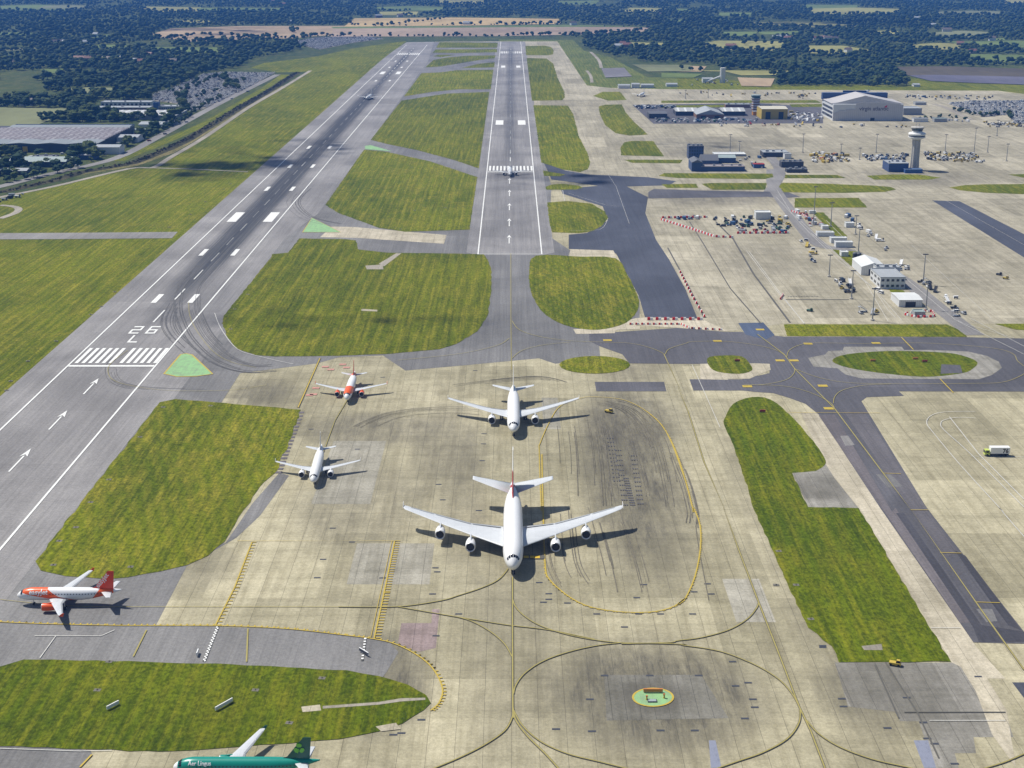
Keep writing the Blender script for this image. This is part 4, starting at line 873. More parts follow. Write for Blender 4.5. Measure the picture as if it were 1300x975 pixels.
A380 = dict(L=70.4, yn=31.0, rx=3.5, rv=4.1, zc=6.1, nose=11.0, tail=27, cock=.026, semi=39.9, chord=(20.5, 11.0, 3.6), kink=.37, sweep=.685, wy=13.5, wz=4.0, dih=3.2, flex=1.1, fence=1.1, pylon_white=1,
            eng=[(14.9, 1.72, 6.4, 5.6, 2.9), (25.9, 1.72, 6.4, 4.9, 4.1)], tp=(15.2, -25.0, 12.2, 3.8, .66, 8.6, 2.4), fn=(-19.5, 14.5, 5.0, 9.4, 24.1, .78), gear=[(0, 26.0, .62, .6, 1), (6.2, -1.0, .72, .8, 2), (2.6, -4.5, .72, .8, 3)])
E190 = dict(L=33.0, yn=14.0, rx=1.6, rv=1.7, zc=3.2, nose=5, tail=12, cock=.04, semi=14.2, chord=(5.6, 3.2, 1.3), kink=.35, sweep=.48, wy=3.8, wz=2.3, dih=1.3, flex=0, fence=.8,
            eng=[(5.0, 1.0, 3.6, 2.6, 1.6)], tp=(5.6, -12.4, 3.2, 1.4, .5, 4.0, .5), fn=(-11, 5.4, 1.9, 4.6, 10.4, .75), gear=[(0, 9.0, .34, .4, 1), (3.0, -1.7, .5, .6, 1)])
wh = fin_mat('white_fin', 'plain')
w_eng = flat('white_nacelle', (.76, .76, .76), .35, var=.04)
o_eng = flat('orange_nacelle', (.78, .10, .015), .35, var=.05)
def place(t, px, py, p, rz, zn=3.6):
    """put the nose tip (at picture point px,py) where it shows"""
    x, y = G(px, py, zn); d = Vector((-math.sin(rz), math.cos(rz))) * p['yn']; t.location = (x - d.x, y - d.y, .05); t.rotation_euler = (0, 0, rz)
t, b, f = make_plane('airliner', 'huge white four-engined double-deck airliner with red at its tail, in mid-apron', 'aeroplane', A380,
    dict(body=livery('livery_double_deck', 70.4, 31.0, 6.1, 4.1, 'red_tail'), fin=fin_mat('flag_fin', 'flag'), engine=w_eng, tip=wh))
place(t, 651.5, 721, A380, math.pi, 4.5)
t, b, f = make_plane('airliner', 'all-white wide-body twin-engined airliner directly behind the huge four-engined one', 'aeroplane', A330,
    dict(body=livery('livery_wide', 58.4, 25.5, 5.1, 2.82, 'plain'), fin=wh, engine=w_eng))
place(t, 652, 547, A330, math.pi, 4.0)
t, b, f = make_plane('airliner', 'plain white narrow-body airliner', 'aeroplane', A320,
    dict(body=livery('livery_white_narrow', 37.57, 16.0, 3.85, 2.07, 'plain'), fin=wh, engine=w_eng))
t['label'] = 'plain all-white narrow-body airliner beside the hatched shoulder of the grass'
place(t, 397.5, 611, A320, math.pi + .035, 3.2)
ol = livery('livery_orange_narrow', 37.57, 16.0, 3.85, 2.07, 'orange'); of = fin_mat('orange_red_fin', 'orange')
t, b, f = make_plane('airliner', 'nose-on narrow-body airliner with orange forehead and orange engines on the apron', 'aeroplane', A320, dict(body=ol, fin=of, engine=o_eng))
place(t, 440, 506, A320, math.pi, 3.2)
t, b, f = make_plane('airliner', 'orange and white narrow-body airliner seen from its side, crossing left towards the runway', 'aeroplane', A319,
    dict(body=livery('livery_orange_short', 33.84, 14.3, 3.85, 2.07, 'orange'), fin=of, engine=o_eng, tip=o_eng))
place(t, 22, 756, A319, math.pi / 2, 3.2)
m_letw = flat('white_lettering', (.82, .82, .82), .5, var=.03)
for sd, s0 in ((-1, 4.4), (1, 4.4)): side_text(b, 'easyJet', 2.15, A319, s0, 4.35, -1 if sd < 0 else 1, m_letw, bold=.05)
def fin_text(fin, p, txt, size, y0, z0, ang, mat):
    vs, fs = text_mesh(txt, size, .05); V = p['fn']
    for sd in (-1, 1):
        out = []; wd = max(x for x, _ in vs)
        for x, y in vs:
            if sd > 0: x = wd - x; y = y; ca, sa = math.cos(-ang), math.sin(-ang); X_ = -(wd - x) ; 
            ca, sa = math.cos(ang), math.sin(ang)
            u = x if sd < 0 else x
            yy = y0 - (u * ca - y * sa); z_ = z0 + u * sa + y * ca; out.append((sd * .34, yy, z_))
        mesh_obj('lettering', out, [q_ if sd < 0 else q_[::-1] for q_ in fs], mat, fin)
fin_text(f, A319, 'easyJet', 2.1, -12.2, 5.9, .88, m_letw)
t, b, f = make_plane('airliner', 'green narrow-body airliner with a shamrock on its dark green fin', 'aeroplane', A320,
    dict(body=livery('livery_green', 37.57, 16.0, 3.85, 2.07, 'green'), fin=fin_mat('dark_green_fin', 'green'), engine=flat('green_nacelle', (.008, .23, .18), .35)))
place(t, 220, 974, A320, math.pi / 2, 3.2)
for sd in (-1, 1): side_text(b, 'Aer Lingus', 1.35, A320, 4.2, 4.75, sd, m_letw, bold=.02)
m_sham = flat('light_green_leaf', (.16, .50, .05), .5, var=.05)
def shamrock(fin, y0, z0, r):
    mb = MB()
    for sd in (-1, 1):
        for k, a in enumerate((90, 215, 325)):
            cx, cz = y0 - math.cos(R(a)) * r * .48, z0 + math.sin(R(a)) * r * .48
            for l, da in enumerate((-38, 38)):
                lx, lz = cx - math.cos(R(a + da)) * r * .22, cz + math.sin(R(a + da)) * r * .22; n = 14
                x_ = sd * (.30 + .004 * (k * 2 + l))
                mb.add([(x_, lx + r * .40 * math.cos(2 * math.pi * i / n), lz + r * .40 * math.sin(2 * math.pi * i / n)) for i in range(n)], [tuple(range(n)) if sd > 0 else tuple(range(n))[::-1]])
        x_ = sd * .34; mb.quad((x_, y0 - .1, z0), (x_, y0 + .1, z0), (x_, y0 + .55, z0 - r * .95), (x_, y0 + .35, z0 - r * 1.0))
    mb.build('shamrock', m_sham, fin)
shamrock(f, -16.35, 8.7, 1.35)
wl = livery('livery_small', 33.0, 14.0, 3.2, 1.7, 'plain')
t, b, f = make_plane('jet_airliner', 'small white jet on the threshold bars of the right-hand runway', 'aeroplane', E190, dict(body=wl, fin=wh, engine=w_eng))
place(t, 647.5, 221, E190, math.pi, 3.0); t.scale = (1.15,) * 3
t2 = dup(t, (0, 0, 0), 0, 'small white jet rolling on the dark rubber-marked left runway'); place(t2, 466, 124.5, E190, math.pi - .1, 3.0); t2.scale = (1.15,) * 3
t3 = dup(t, (0, 0, 0), 0, 'small white jet parked on the far apron beyond the long grey sheds'); place(t3, 812, 121, E190, math.pi - .3, 3.0)
t, b, f = make_plane('jet_airliner', 'white airliner with a yellow-green fin showing behind the big silver hangar', 'aeroplane', A320, dict(body=ol, fin=flat('yellow_green_fin', (.55, .60, .03), .4), engine=w_eng))
b.data.materials[0] = wl; place(t, 1092, 119, A320, math.pi - .6, 3.0)
# ================================================================== BUILDINGS
def wallmat(name, c, rib=1.2, dark=.85, rough=.6):
    if name in MATS: return MATS[name]
    k = NM(name, rough, .3); X, Y, Z = k.xyz()
    u = k.math('ADD', X, Y); s_ = k.math('MULTIPLY_ADD', k.math('SINE', k.math('MULTIPLY', u, 2 * math.pi / rib)), .5, .5); f = k.noise((.12, .12, .4), 4, .7)
    col = k.mix(f, mul(c, .86), mul(c, 1.12)); col = k.mix(k.math('MULTIPLY', s_, 1 - dark), col, (.02, .02, .02)); MATS[name] = k.m; return k.out(col)
def roofmat(name, c, light=None, step=7, rib=1.0):
    if name in MATS: return MATS[name]
    k = NM(name, .6, .3); X, Y, Z = k.xyz(); f = k.noise((.05, .05, .1), 5, .7); f2 = k.noise((.4, .03, 1), 3)
    col = k.mix(k.math('ADD', k.math('MULTIPLY', f, .6), k.math('MULTIPLY', f2, .4)), mul(c, .75), mul(c, 1.2))
    if light:
        b = k.math('GREATER_THAN', k.math('FRACT', k.math('DIVIDE', X, step)), .72); col = k.mix(b, col, light)
    MATS[name] = k.m; return k.out(col)
m_rgrey = roofmat('pale_grey_roof', (.34, .36, .375)); m_rrib = roofmat('ribbed_pale_roof', (.40, .41, .41), (.62, .63, .62), 9); m_rgreen = roofmat('grey_green_roof', (.30, .36, .35)); m_rdark = roofmat('dark_roof', (.13, .135, .15))
m_wh = wallmat('white_cladding', (.66, .67, .67)); m_gr = wallmat('grey_cladding', (.34, .35, .36)); m_dk = wallmat('dark_cladding', (.055, .06, .075)); m_bl = wallmat('navy_cladding', (.05, .085, .19)); m_bl2 = wallmat('blue_cladding', (.05, .11, .28))
m_ylw = wallmat('mustard_cladding', (.50, .36, .06)); m_silver = wallmat('silver_cladding', (.52, .51, .51), 2.4, .9); m_brick = wallmat('brick_wall', (.26, .15, .10)); m_con = flat('tower_concrete', (.42, .40, .36), .85)
m_win = flat('window_glass', (.03, .04, .055), .12, spec=.6); m_door = flat('dark_door', (.03, .032, .035), .6)
def block(name, label, cat, px0, px1, by, depth, top=None, h=None, wall=None, roof=None, kind='flat', group=None, rh=1.5, axis='x', doors=0, wins=0, plant=0, parapet=True):
    """a building whose front wall runs from (px0,by) to (px1,by) in the picture"""
    x0, y0 = G(px0, by); x1, _ = G(px1, by); h = h if h else HT((px0 + px1) / 2, by, top)
    w = x1 - x0; t = thing(name, label, cat, ((x0 + x1) / 2, y0, .1), group=group); a, b = -w / 2, w / 2
    mb = MB(); mb.box(a, b, 0, depth, 0, h); mb.build('wall', wall or m_wh, t)
    mb = MB(); e = .35
    if kind == 'flat':
        mb.box(a + e, b - e, e, depth - e, h + .003, h + .12)
        for (c, d, f_, g_) in ((a - .1, b + .1, -.1, e), (a - .1, b + .1, depth - e, depth + .1), (a - .1, a + e, e, depth - e), (b - e, b + .1, e, depth - e)): mb.box(c, d, f_, g_, h + .004, h + .55)
    elif kind == 'gable': mb.gable(a - .3, b + .3, -.3, depth + .3, h + .01, h + rh, axis)
    elif kind == 'multi':
        n = max(2, int(w / rh / 6)) if axis == 'y' else max(2, int(depth / (rh * 6)))
        for i in range(n):
            if axis == 'y': mb.gable(a + w * i / n, a + w * (i + 1) / n - .02, -.2, depth + .2, h + .01, h + rh, 'y')
            else: mb.gable(a - .2, b + .2, depth * i / n, depth * (i + 1) / n - .02, h + .01, h + rh, 'x')
    elif kind == 'barrel':
        n = 8; v = []; 
        for i in range(n + 1):
            th = math.pi * i / n
            for xx in (a - .2, b + .2): v.append((xx, depth / 2 - math.cos(th) * (depth / 2 + .2), h + .01 + math.sin(th) * rh))
        mb.add(v, [(2 * i, 2 * i + 1, 2 * i + 3, 2 * i + 2) for i in range(n)] + [tuple(2 * i for i in range(n + 1)), tuple(2 * i + 1 for i in range(n, -1, -1))])
    rf = mb.build('roof', roof or m_rgrey, t)
    for i in range(plant):
        xx = a + w * (i + .5 + rnd.uniform(-.2, .2)) / plant; yy = depth * rnd.uniform(.3, .7); s = rnd.uniform(.8, 1.6); mb = MB(); mb.frus(xx - s, xx + s, yy - s * .7, yy + s * .7, h + .13, h + 1.2 + s * .4, .1, .1); mb.build('roof_plant', m_gr, rf)
    for i in range(doors):
        xc = a + w * (i + .5) / doors; dw = min(w / doors * .3, 3); mb = MB(); mb.box(xc - dw, xc + dw, -.08, -.003, 0, h * .72); mb.build('door', m_door, t)
    if wins:
        n, rows = wins
        for r_ in range(rows):
            for i in range(n):
                xc = a + w * (i + .5) / n; z = h * (r_ + .35) / rows; mb = MB(); mb.box(xc - w / n * .28, xc + w / n * .28, -.10, -.003, z, z + h / rows * .42); mb.build('window', m_win, t)
            if depth < 30:
                for i in range(max(2, int(n * .6))):
                    m_ = max(2, int(n * .6)); yc = depth * (i + .5) / m_; z = h * (r_ + .35) / rows
                    for xs in (a - .10, ): mb = MB(); mb.box(xs, xs + .097, yc - depth / m_ * .28, yc + depth / m_ * .28, z, z + h / rows * .42); mb.build('window', m_win, t)
    return t, h
# --- big silver hangar
x0, y0 = G(1057, 153.4); x1, _ = G(1145.5, 153.4); w = x1 - x0; H1 = HT(1100, 153.4, 131.5)
t = thing('hangar', 'huge silver hangar with a stepped front, low gabled roof and dark blue rear wall', 'hangar', ((x0 + x1) / 2, y0, .1))
mb = MB(); a = -w / 2
mb.box(a, -a, .6, 66, 0, H1 - 1.0); mb.build('wall', m_wh, t)
fr = [(0, 0), (1, 0), (1, .93), (.93, 1.0), (.84, .99), (.84, 1.02), (.66, 1.06), (.40, 1.06), (.32, 1.0), (.32, .66), (.18, .66), (.18, .58), (.10, .58), (.0, .42)]
v = [(a + w * u, 0, H1 * z) for u, z in fr] + [(a + w * u, .55, H1 * z) for u, z in fr]; n = len(fr); mb = MB()
mb.add(v, [tuple(range(n)), tuple(range(2 * n - 1, n - 1, -1))] + [(i, i + n, (i + 1) % n + n, (i + 1) % n) for i in range(n)]); mb.build('front_wall', m_silver, t)
mb = MB(); v = []; pr = [(a - 1, H1 * .98), (a + w * .08, H1 * 1.03), (a + w * .46, H1 * 1.42), (a + w * .9, H1 * 1.05), (-a + 1, H1 * .98), (-a + 1, H1 * .955), (a - 1, H1 * .955)]
n = len(pr); v = [(x, 6, z) for x, z in pr] + [(x, 58, z) for x, z in pr]; mb.add(v, [tuple(range(n)), tuple(range(2 * n - 1, n - 1, -1))] + [(i, i + n, (i + 1) % n + n, (i + 1) % n) for i in range(n)]); mb.build('roof', flat('hangar_roof', (.46, .44, .43), .6), t)
mb = MB(); mb.box(a - 1.5, -a - 5, 58.1, 66.5, H1 - .98, H1 * 1.34); mb.box(a + w * .3, a + w * .65, 66.6, 68, H1 * .3, H1 * 1.44); mb.build('rear_wall', m_bl, t)
for i, (z0, z1) in enumerate(((.12, .26), (.36, .50), (.60, .74))):
    mb = MB(); mb.box(a - .12, a - .003, 4, 62, H1 * z0, H1 * z1); mb.build('window_band', m_win, t)
mb = MB(); mb.box(a + w * .54, a + w * .60, -.1, -.003, 0, H1 * .17); mb.build('door', m_door, t)
vs, fs = text_mesh('virgin atlantic', 6.6, .10); wd = max(x for x, _ in vs)
mesh_obj('lettering', [(a + w * .58 - wd / 2 + x, -.12, H1 * .60 + y) for x, y in vs], fs, flat('dark_lettering', (.09, .08, .10), .5), t)
mb = MB(); mb.add([(a + w * .72, -.12, H1 * .80), (a + w * .77, -.12, H1 * .92), (a + w * .765, -.12, H1 * .79)], [(0, 2, 1)]); mb.add([(a + w * .735, -.124, H1 * .76), (a + w * .755, -.124, H1 * .90), (a + w * .77, -.124, H1 * .78)], [(0, 2, 1)]); mb.build('red_emblem', flat('emblem_red', (.55, .02, .02), .5), t)
block('annexe_building', 'low grey annexe joined to the right of the silver hangar', 'building', 1146.5, 1170, 146, 25, top=138, wall=m_gr)
block('workshop_building', 'small pale hut beside the apron fence right of the hangar', 'hut', 1160, 1178, 155, 10, top=151, wall=m_wh, roof=m_rgrey)
block('workshop_building', 'pale green-roofed hut among bushes right of the hangar', 'hut', 1186, 1202, 155, 10, top=151, wall=m_gr, roof=m_rgreen)
block('workshop_building', 'grey shed with white roof behind the huts right of the hangar', 'shed', 1162, 1176, 133.5, 12, top=130.5, wall=m_gr, roof=m_rgrey)
# --- long sheds row
block('long_shed', 'long grey-roofed shed left of the gabled entrance block', 'shed', 858, 886, 147, 34, top=141.5, wall=m_dk, roof=m_rrib, kind='gable', rh=3.0)
block('long_shed', 'long grey-roofed shed right of the gabled entrance block', 'shed', 917, 946, 147, 34, top=141.5, wall=m_dk, roof=m_rrib, kind='gable', rh=3.0, axis='x')
block('entrance_block', 'gabled grey block with dark red-brown front between two long sheds', 'building', 884, 919, 150.5, 50, top=145.5, wall=m_brick, roof=m_rgrey, kind='gable', rh=5.5, axis='y', doors=2)
block('dark_shed', 'black low shed left of the long grey sheds', 'shed', 824, 847, 150.5, 24, top=144.5, wall=m_dk, roof=m_rdark, kind='multi', rh=1.2)
block('yellow_hangar', 'mustard yellow hangar with two dark doors', 'hangar', 966.5, 999.5, 151.4, 36, top=138.5, wall=m_ylw, roof=roofmat('cream_roof', (.55, .52, .42)), doors=2, kind='gable', rh=1.5)
block('orange_store', 'small orange store left of the yellow hangar', 'store', 956, 966, 146.5, 10, top=142, wall=wallmat('orange_cladding', (.55, .25, .03)), roof=m_rgrey)
block('flat_office', 'flat dark office with white roof left of the old tower', 'office', 921, 952, 137, 14, top=133, wall=m_brick, roof=m_rgrey, plant=3)
block('flat_office', 'low dark office right of the old tower', 'office', 964, 980, 137, 12, top=133.5, wall=m_dk, roof=m_rdark)
# old tower
x, y = G(959, 140); h = HT(959, 140, 120.5)
t = thing('old_control_tower', 'stubby old control tower with banded floors beside the yellow hangar', 'tower', (x, y, .1))
mb = MB(); mb.lathe([(5.2, 0), (5.2, h * .72)], n=8); mb.build('shaft', m_brick, t)
for i in range(4): mb = MB(); mb.lathe([(5.35, h * (.12 + .16 * i)), (5.35, h * (.18 + .16 * i))], n=8); mb.build('floor_band', m_wh, t)
mb = MB(); mb.lathe([(5.6, h * .723), (6.8, h * .78), (6.8, h * .80), (6.2, h * .802)], n=8); mb.build('gallery', m_con, t)
mb = MB(); mb.lathe([(5.4, h * .803), (6.4, h * .95)], n=8); mb.build('cab_glass', flat('green_glass', (.05, .12, .10), .15, spec=.6), t)
mb = MB(); mb.lathe([(6.5, h * .951), (6.5, h), (1, h * 1.02)], n=8); mb.build('roof', m_rgreen, t); mb = MB(); mb.tube((0, 0, h), (0, 0, h + 9), .18); mb.build('mast', m_con, t)
# --- new control tower
x, y = G(1160.5, 216); H2 = HT(1160.5, 216, 160); D1 = (216 + 69) / 213
t = thing('control_tower', 'tall concrete control tower with white ring gallery and dark glass cab', 'tower', (x, y, .1))
rs = 4.0; mb = MB(); pts = []
for i in range(32):
    th = 2 * math.pi * i / 32; r = rs * (1.0 if i % 4 < 2 else .86); pts.append((r * math.cos(th), r * math.sin(th)))
n = 32; v = [(x_ * (1.12 if z == 0 else 1), y_ * (1.12 if z == 0 else 1), z) for z in (0, H2 * .25, H2 * .70) for x_, y_ in pts]
mb.add(v, [(k * n + i, k * n + (i + 1) % n, (k + 1) * n + (i + 1) % n, (k + 1) * n + i) for k in range(2) for i in range(n)] + [tuple(range(2 * n, 3 * n))]); mb.build('shaft', m_con, t)
mb = MB(); mb.lathe([(4.3, H2 * .70 + .01), (7.2, H2 * .735), (7.9, H2 * .745), (7.9, H2 * .765)], n=40); mb.build('lower_gallery', flat('tower_white', (.74, .74, .72), .5, var=.05), t)
mb = MB(); mb.lathe([(7.5, H2 * .766), (7.5, H2 * .795)], n=40); mb.build('gallery_window', m_win, t)
mb = MB(); mb.lathe([(7.9, H2 * .796), (8.1, H2 * .83), (7.4, H2 * .85), (5.2, H2 * .852)], n=40); mb.build('ring_gallery', MATS['tower_white'], t, False)
mb = MB(); mb.lathe([(4.8, H2 * .853), (4.8, H2 * .885)], n=40); mb.build('cab_base', MATS['tower_white'], t)
cab = MB(); cab.lathe([(4.7, H2 * .886), (5.9, H2 * .955)], n=24); cab.build('cab_glass', flat('cab_glass', (.02, .04, .04), .08, spec=.7), t)
mb = MB(); mb.lathe([(6.2, H2 * .956), (6.2, H2 * .975), (5.5, H2 * .985), (.5, H2 * .99)], n=24); rf = mb.build('roof', m_con, t)
for i in range(9):
    th = i * 2.4; r = 1 + (i % 4) * 1.1; mb = MB(); mb.tube((r * math.cos(th), r * math.sin(th), H2 * .984), (r * math.cos(th), r * math.sin(th), H2 * .99 + 2.2 + (i * 37 % 5) * .7), .11, 5)
    if i % 3 == 0: mb.lathe([(.1, H2 + 1), (.75, H2 + 1.3), (.75, H2 + 1.5), (.1, H2 + 1.8)], r * math.cos(th), r * math.sin(th), 10)
    mb.build('aerial', m_con, rf)
block('tower_base_building', 'navy blue block at the left foot of the control tower', 'building', 1128, 1153, 218.5, 24, top=208, wall=m_bl, roof=m_rgrey, plant=4)
block('tower_base_building', 'low blue porch block in front of the control tower', 'building', 1149, 1171, 220, 9, top=215.8, wall=m_bl2, roof=roofmat('blue_roof', (.12, .18, .30)))
# --- blue depot left
block('blue_office_tower', 'tall navy office block at the left end of the blue depot', 'office', 874, 893, 202, 16, top=186, wall=m_bl, roof=m_rdark, plant=4, wins=(6, 4))
block('blue_depot', 'long low navy depot building with flat roof, in front of the others', 'depot', 890, 945.5, 217.8, 15, top=212, wall=m_bl, roof=roofmat('pinkish_roof', (.27, .24, .24)), plant=5)
block('blue_depot', 'gabled navy end block at the left of the low depot', 'depot', 878, 891.5, 217.8, 26, top=206.5, wall=m_bl, roof=m_rdark, kind='gable', rh=2.5, axis='y')
block('blue_depot', 'steep dark-roofed navy shed behind the low depot', 'depot', 890, 912, 209, 16, top=204, wall=m_bl, roof=m_rdark, kind='gable', rh=5)
block('blue_depot', 'navy shed with grey-green roof right of the steep-roofed one', 'depot', 912, 934, 207, 17, top=200.5, wall=m_bl, roof=m_rgreen, kind='gable', rh=2)
block('white_roof_shed', 'long thin white-roofed shed behind the blue depot', 'shed', 907, 947, 198.5, 16, top=196.3, wall=m_gr, roof=roofmat('white_roof', (.62, .63, .62)))
block('kiosk', 'small blue and red kiosk on a grass plot', 'kiosk', 957, 970.5, 213.5, 8, top=209, wall=m_bl2, roof=flat('kiosk_red_roof', (.38, .06, .05), .6))
block('grey_hall', 'grey hall with pale roof and a dark band, beside the yellow vehicles', 'building', 969, 1001, 199.5, 20, top=194, wall=m_dk, roof=m_rgrey, plant=3)
block('white_box_office', 'small white office at the right end of the grey hall', 'office', 996, 1004.5, 201.8, 9, top=196, wall=m_wh, roof=m_rgrey)
block('black_block', 'blackish stepped building beside the service road, upper part', 'building', 992, 1020, 213, 12, top=206, wall=m_dk, roof=m_rdark, plant=4)
block('black_block', 'blackish stepped building beside the service road, lower front part', 'building', 999, 1025, 219.5, 10, top=215.5, wall=m_dk, roof=m_rdark, plant=3)
# --- stand buildings
t, h = block('operations_building', 'white two-storey operations building with rows of windows', 'building', 1117, 1148.5, 367, 26, top=353, wall=m_wh, roof=m_rgrey, wins=(5, 2))
block('operations_upper_block', 'raised white plant storey standing behind the operations building front', 'building', 1112, 1142, 355.0, 9, top=340.5, wall=m_wh, roof=m_rgrey, plant=3)
block('white_shelter', 'open-ended white gabled shelter behind the operations building', 'shelter', 1093, 1124, 349.5, 26, top=339, wall=m_wh, roof=roofmat('white_roof', (.62, .63, .62)), kind='gable', rh=2.6, axis='y', doors=1)
block('white_shed', 'white flat-roofed shed in front of the operations building', 'shed', 1141, 1170.5, 390, 19, top=381, wall=m_wh, roof=roofmat('white_roof', (.62, .63, .62)), kind='gable', rh=.8, doors=1)
block('control_cabin', 'small pale green cabin ringed by red and white barriers', 'cabin', 1161, 1174.5, 402, 6, top=397, wall=m_gr, roof=m_rgreen)
for i, (a, b, by, ty, lb) in enumerate(((1037.5, 1059, 300.5, 296, 'farthest white cabin of the row beside the service road'), (1055, 1075, 309, 303, 'middle long white cabin beside the service road'), (1061, 1082.5, 314.5, 308.5, 'nearest long grey-white cabin beside the service road'), (1068, 1077, 326, 321, 'small white box cabin on the grass strip'), (1044, 1052, 291.5, 288, 'tiny pale cabin beyond the cabin row'), (1074, 1084.5, 289, 284, 'pale cabin across the road from the cabin row'), (959.5, 978.5, 279, 270.5, 'white site office behind the parked site vehicles'))):
    block('portable_cabin', lb, 'cabin', a, b, by, 6 if i < 6 else 9, top=ty, wall=m_wh, roof=roofmat('white_roof', (.62, .63, .62)), group='portable cabins on the stands')
for px, by in ((1085, 331), (1090, 331.5)):
    x, y = G(px, by); t = thing('storage_tank', 'dark upright tank with domed top beside the white shelter', 'tank', (x, y, .1), group='dark tanks'); mb = MB(); mb.cyl(0, 0, 0, 5, 1.6, n=16); mb.build('shell', m_dk, t); mb = MB(); mb.lathe([(1.65, 5.01), (1.3, 5.6), (.3, 5.9)], n=16); mb.build('dome', m_rdark, t)
# --- industrial estate left
X0 = G(-70, 193)[0]; x1, y1 = G(123.5, 193.5); yb = G(100, 160.5, 8)[1]
t = thing('distribution_warehouse', 'vast dark-walled warehouse with saw-tooth rooflights between pale roof strips', 'warehouse', (X0, y1, .1)); w = x1 - X0; d = yb - y1
mb = MB(); mb.box(0, w, 0, d, 0, 8.5); mb.build('wall', m_dk, t)
def barrel(x0, x1, y0, y1, z, rh, parent, m, nm='roof', n=8):
    mb = MB(); v = []
    for i in range(n + 1):
        th = math.pi * i / n
        for xx in (x0, x1): v.append((xx, (y0 + y1) / 2 - math.cos(th) * (y1 - y0) / 2, z + math.sin(th) * rh))
    mb.add(v, [(2 * i, 2 * i + 1, 2 * i + 3, 2 * i + 2) for i in range(n)] + [tuple(2 * i for i in range(n + 1)), tuple(2 * i + 1 for i in range(n, -1, -1))]); return mb.build(nm, m, parent)
bays = 5
for i in range(bays): barrel_x = (w * i / bays, w * (i + 1) / bays - .3); mb = MB(); mb.gable(barrel_x[0], barrel_x[1], 0, 33, 8.51, 9.8, 'y'); mb.build('front_roof', roofmat('weathered_grey_roof', (.235, .26, .275)), t)
barrel(w * .15, w, d - 22, d, 8.51, 2.2, t, roofmat('weathered_grey_roof', (.235, .26, .275)), 'rear_roof')
k = NM('sawtooth_rooflights', .5, .3); X, Y, Z = k.xyz()
b_ = k.brick(5.5, 8.0, 1.3, (.36, .37, .40), (.20, .195, .22), (.06, .055, .07), .35, rot=.35)
k.out(k.mix(k.noise((.1, .1, 1), 3), b_, (.25, .22, .23)))
nst = 14
for i in range(nst):
    ya, ybn = 33.5 + (d - 56.5) * i / nst, 33.5 + (d - 56.5) * (i + 1) / nst; mb = MB()
    v = [(w * .10, ya, 8.51), (w - .5, ya, 8.51), (w - .5, ybn - .2, 8.51), (w * .10, ybn - .2, 8.51), (w * .10, ybn - 1.8, 9.9), (w - .5, ybn - 1.8, 9.9)]
    mb.add(v, [(0, 1, 5, 4), (1, 2, 5), (2, 3, 4, 5), (3, 0, 4)]); mb.build('sawtooth_roof', k.m, t)
mb = MB(); mb.box(w * .15, w, d + .01, d + .4, 6, 10.4); mb.build('blue_fascia', m_bl2, t)
for px in (30.5,):
    dx = G(px, 193)[0] - X0; mb = MB(); mb.box(dx, dx + 5, -.3, -.003, 0, 6); mb.build('yellow_door', flat('yellow_door', (.62, .38, .03), .5), t)
Lf = [('estate_unit', 'small blue-grey unit tucked against the warehouse corner', 100, 120, 203, 18, 197, m_bl, m_rgrey, 'gable'), ('estate_unit', 'low white unit behind the lower estate sheds', 40, 70, 203.5, 14, 199.5, m_wh, m_rdark, 'flat'), ('estate_unit', 'grey unit at the far end of the row, by the ribbed shed', 205, 226, 158.5, 16, 155, m_gr, m_rdark, 'flat'), ('estate_unit', 'long dark unit among trees at the left edge', -10, 34, 222, 16, 217, m_dk, m_rgrey, 'gable'),
      ('estate_shed', 'flat cream and green-roofed shed among trees left of the road', 22, 84, 212.5, 30, 205.5, m_dk, m_rgreen, 'multi'), ('estate_shed', 'pale roofed shed at the left edge below the warehouse', -30, 12, 212, 25, 206, m_gr, m_rgrey, 'barrel'),
      ('estate_unit', 'white unit with arched openings nearest the warehouse corner', 121, 152, 196, 20, 187, m_wh, m_rgrey, 'gable'), ('estate_unit', 'grey-roofed unit second from the warehouse corner', 142, 175, 181, 26, 174.5, m_wh, m_rgrey, 'gable'),
      ('estate_unit', 'pale green-roofed unit between two grey ones', 158, 185, 170.5, 22, 166.5, m_wh, m_rgreen, 'gable'), ('estate_unit', 'farthest grey-roofed unit of the row along the road', 176, 206, 162.5, 30, 158, m_wh, m_rgrey, 'gable'),
      ('ribbed_roof_shed', 'wide shed with a white ribbed roof behind a belt of trees', 133, 224, 152.0, 62, 147.0, m_gr, m_rrib, 'flat'), ('office_park_block', 'long two-storey office block with orange-brown front and pale roof', 108, 190, 141.3, 22, 137, m_brick, m_rgrey, 'flat'),
      ('office_park_block', 'upper long pale office block behind the brown-fronted one', 128, 192, 136, 22, 130, m_wh, m_rgrey, 'flat'), ('blue_entrance', 'bright blue tall entrance box at the end of the office block', 195, 201, 141, 12, 131, m_bl2, m_bl2, 'flat'), ('office_park_block', 'grey low block with red end right of the blue entrance', 201, 230, 141, 20, 135.5, m_gr, m_rgrey, 'flat')]
for nm, lb, a, b, by, dp, ty, wm, rm, kd in Lf:
    block(nm, lb, 'building' if 'block' in nm or 'entr' in nm else 'shed', a, b, by, dp, top=ty, wall=wm, roof=rm, kind=kd, rh=1.6, axis='x', plant=3 if kd == 'flat' else 0, wins=(12, 1) if nm == 'office_park_block' else 0)
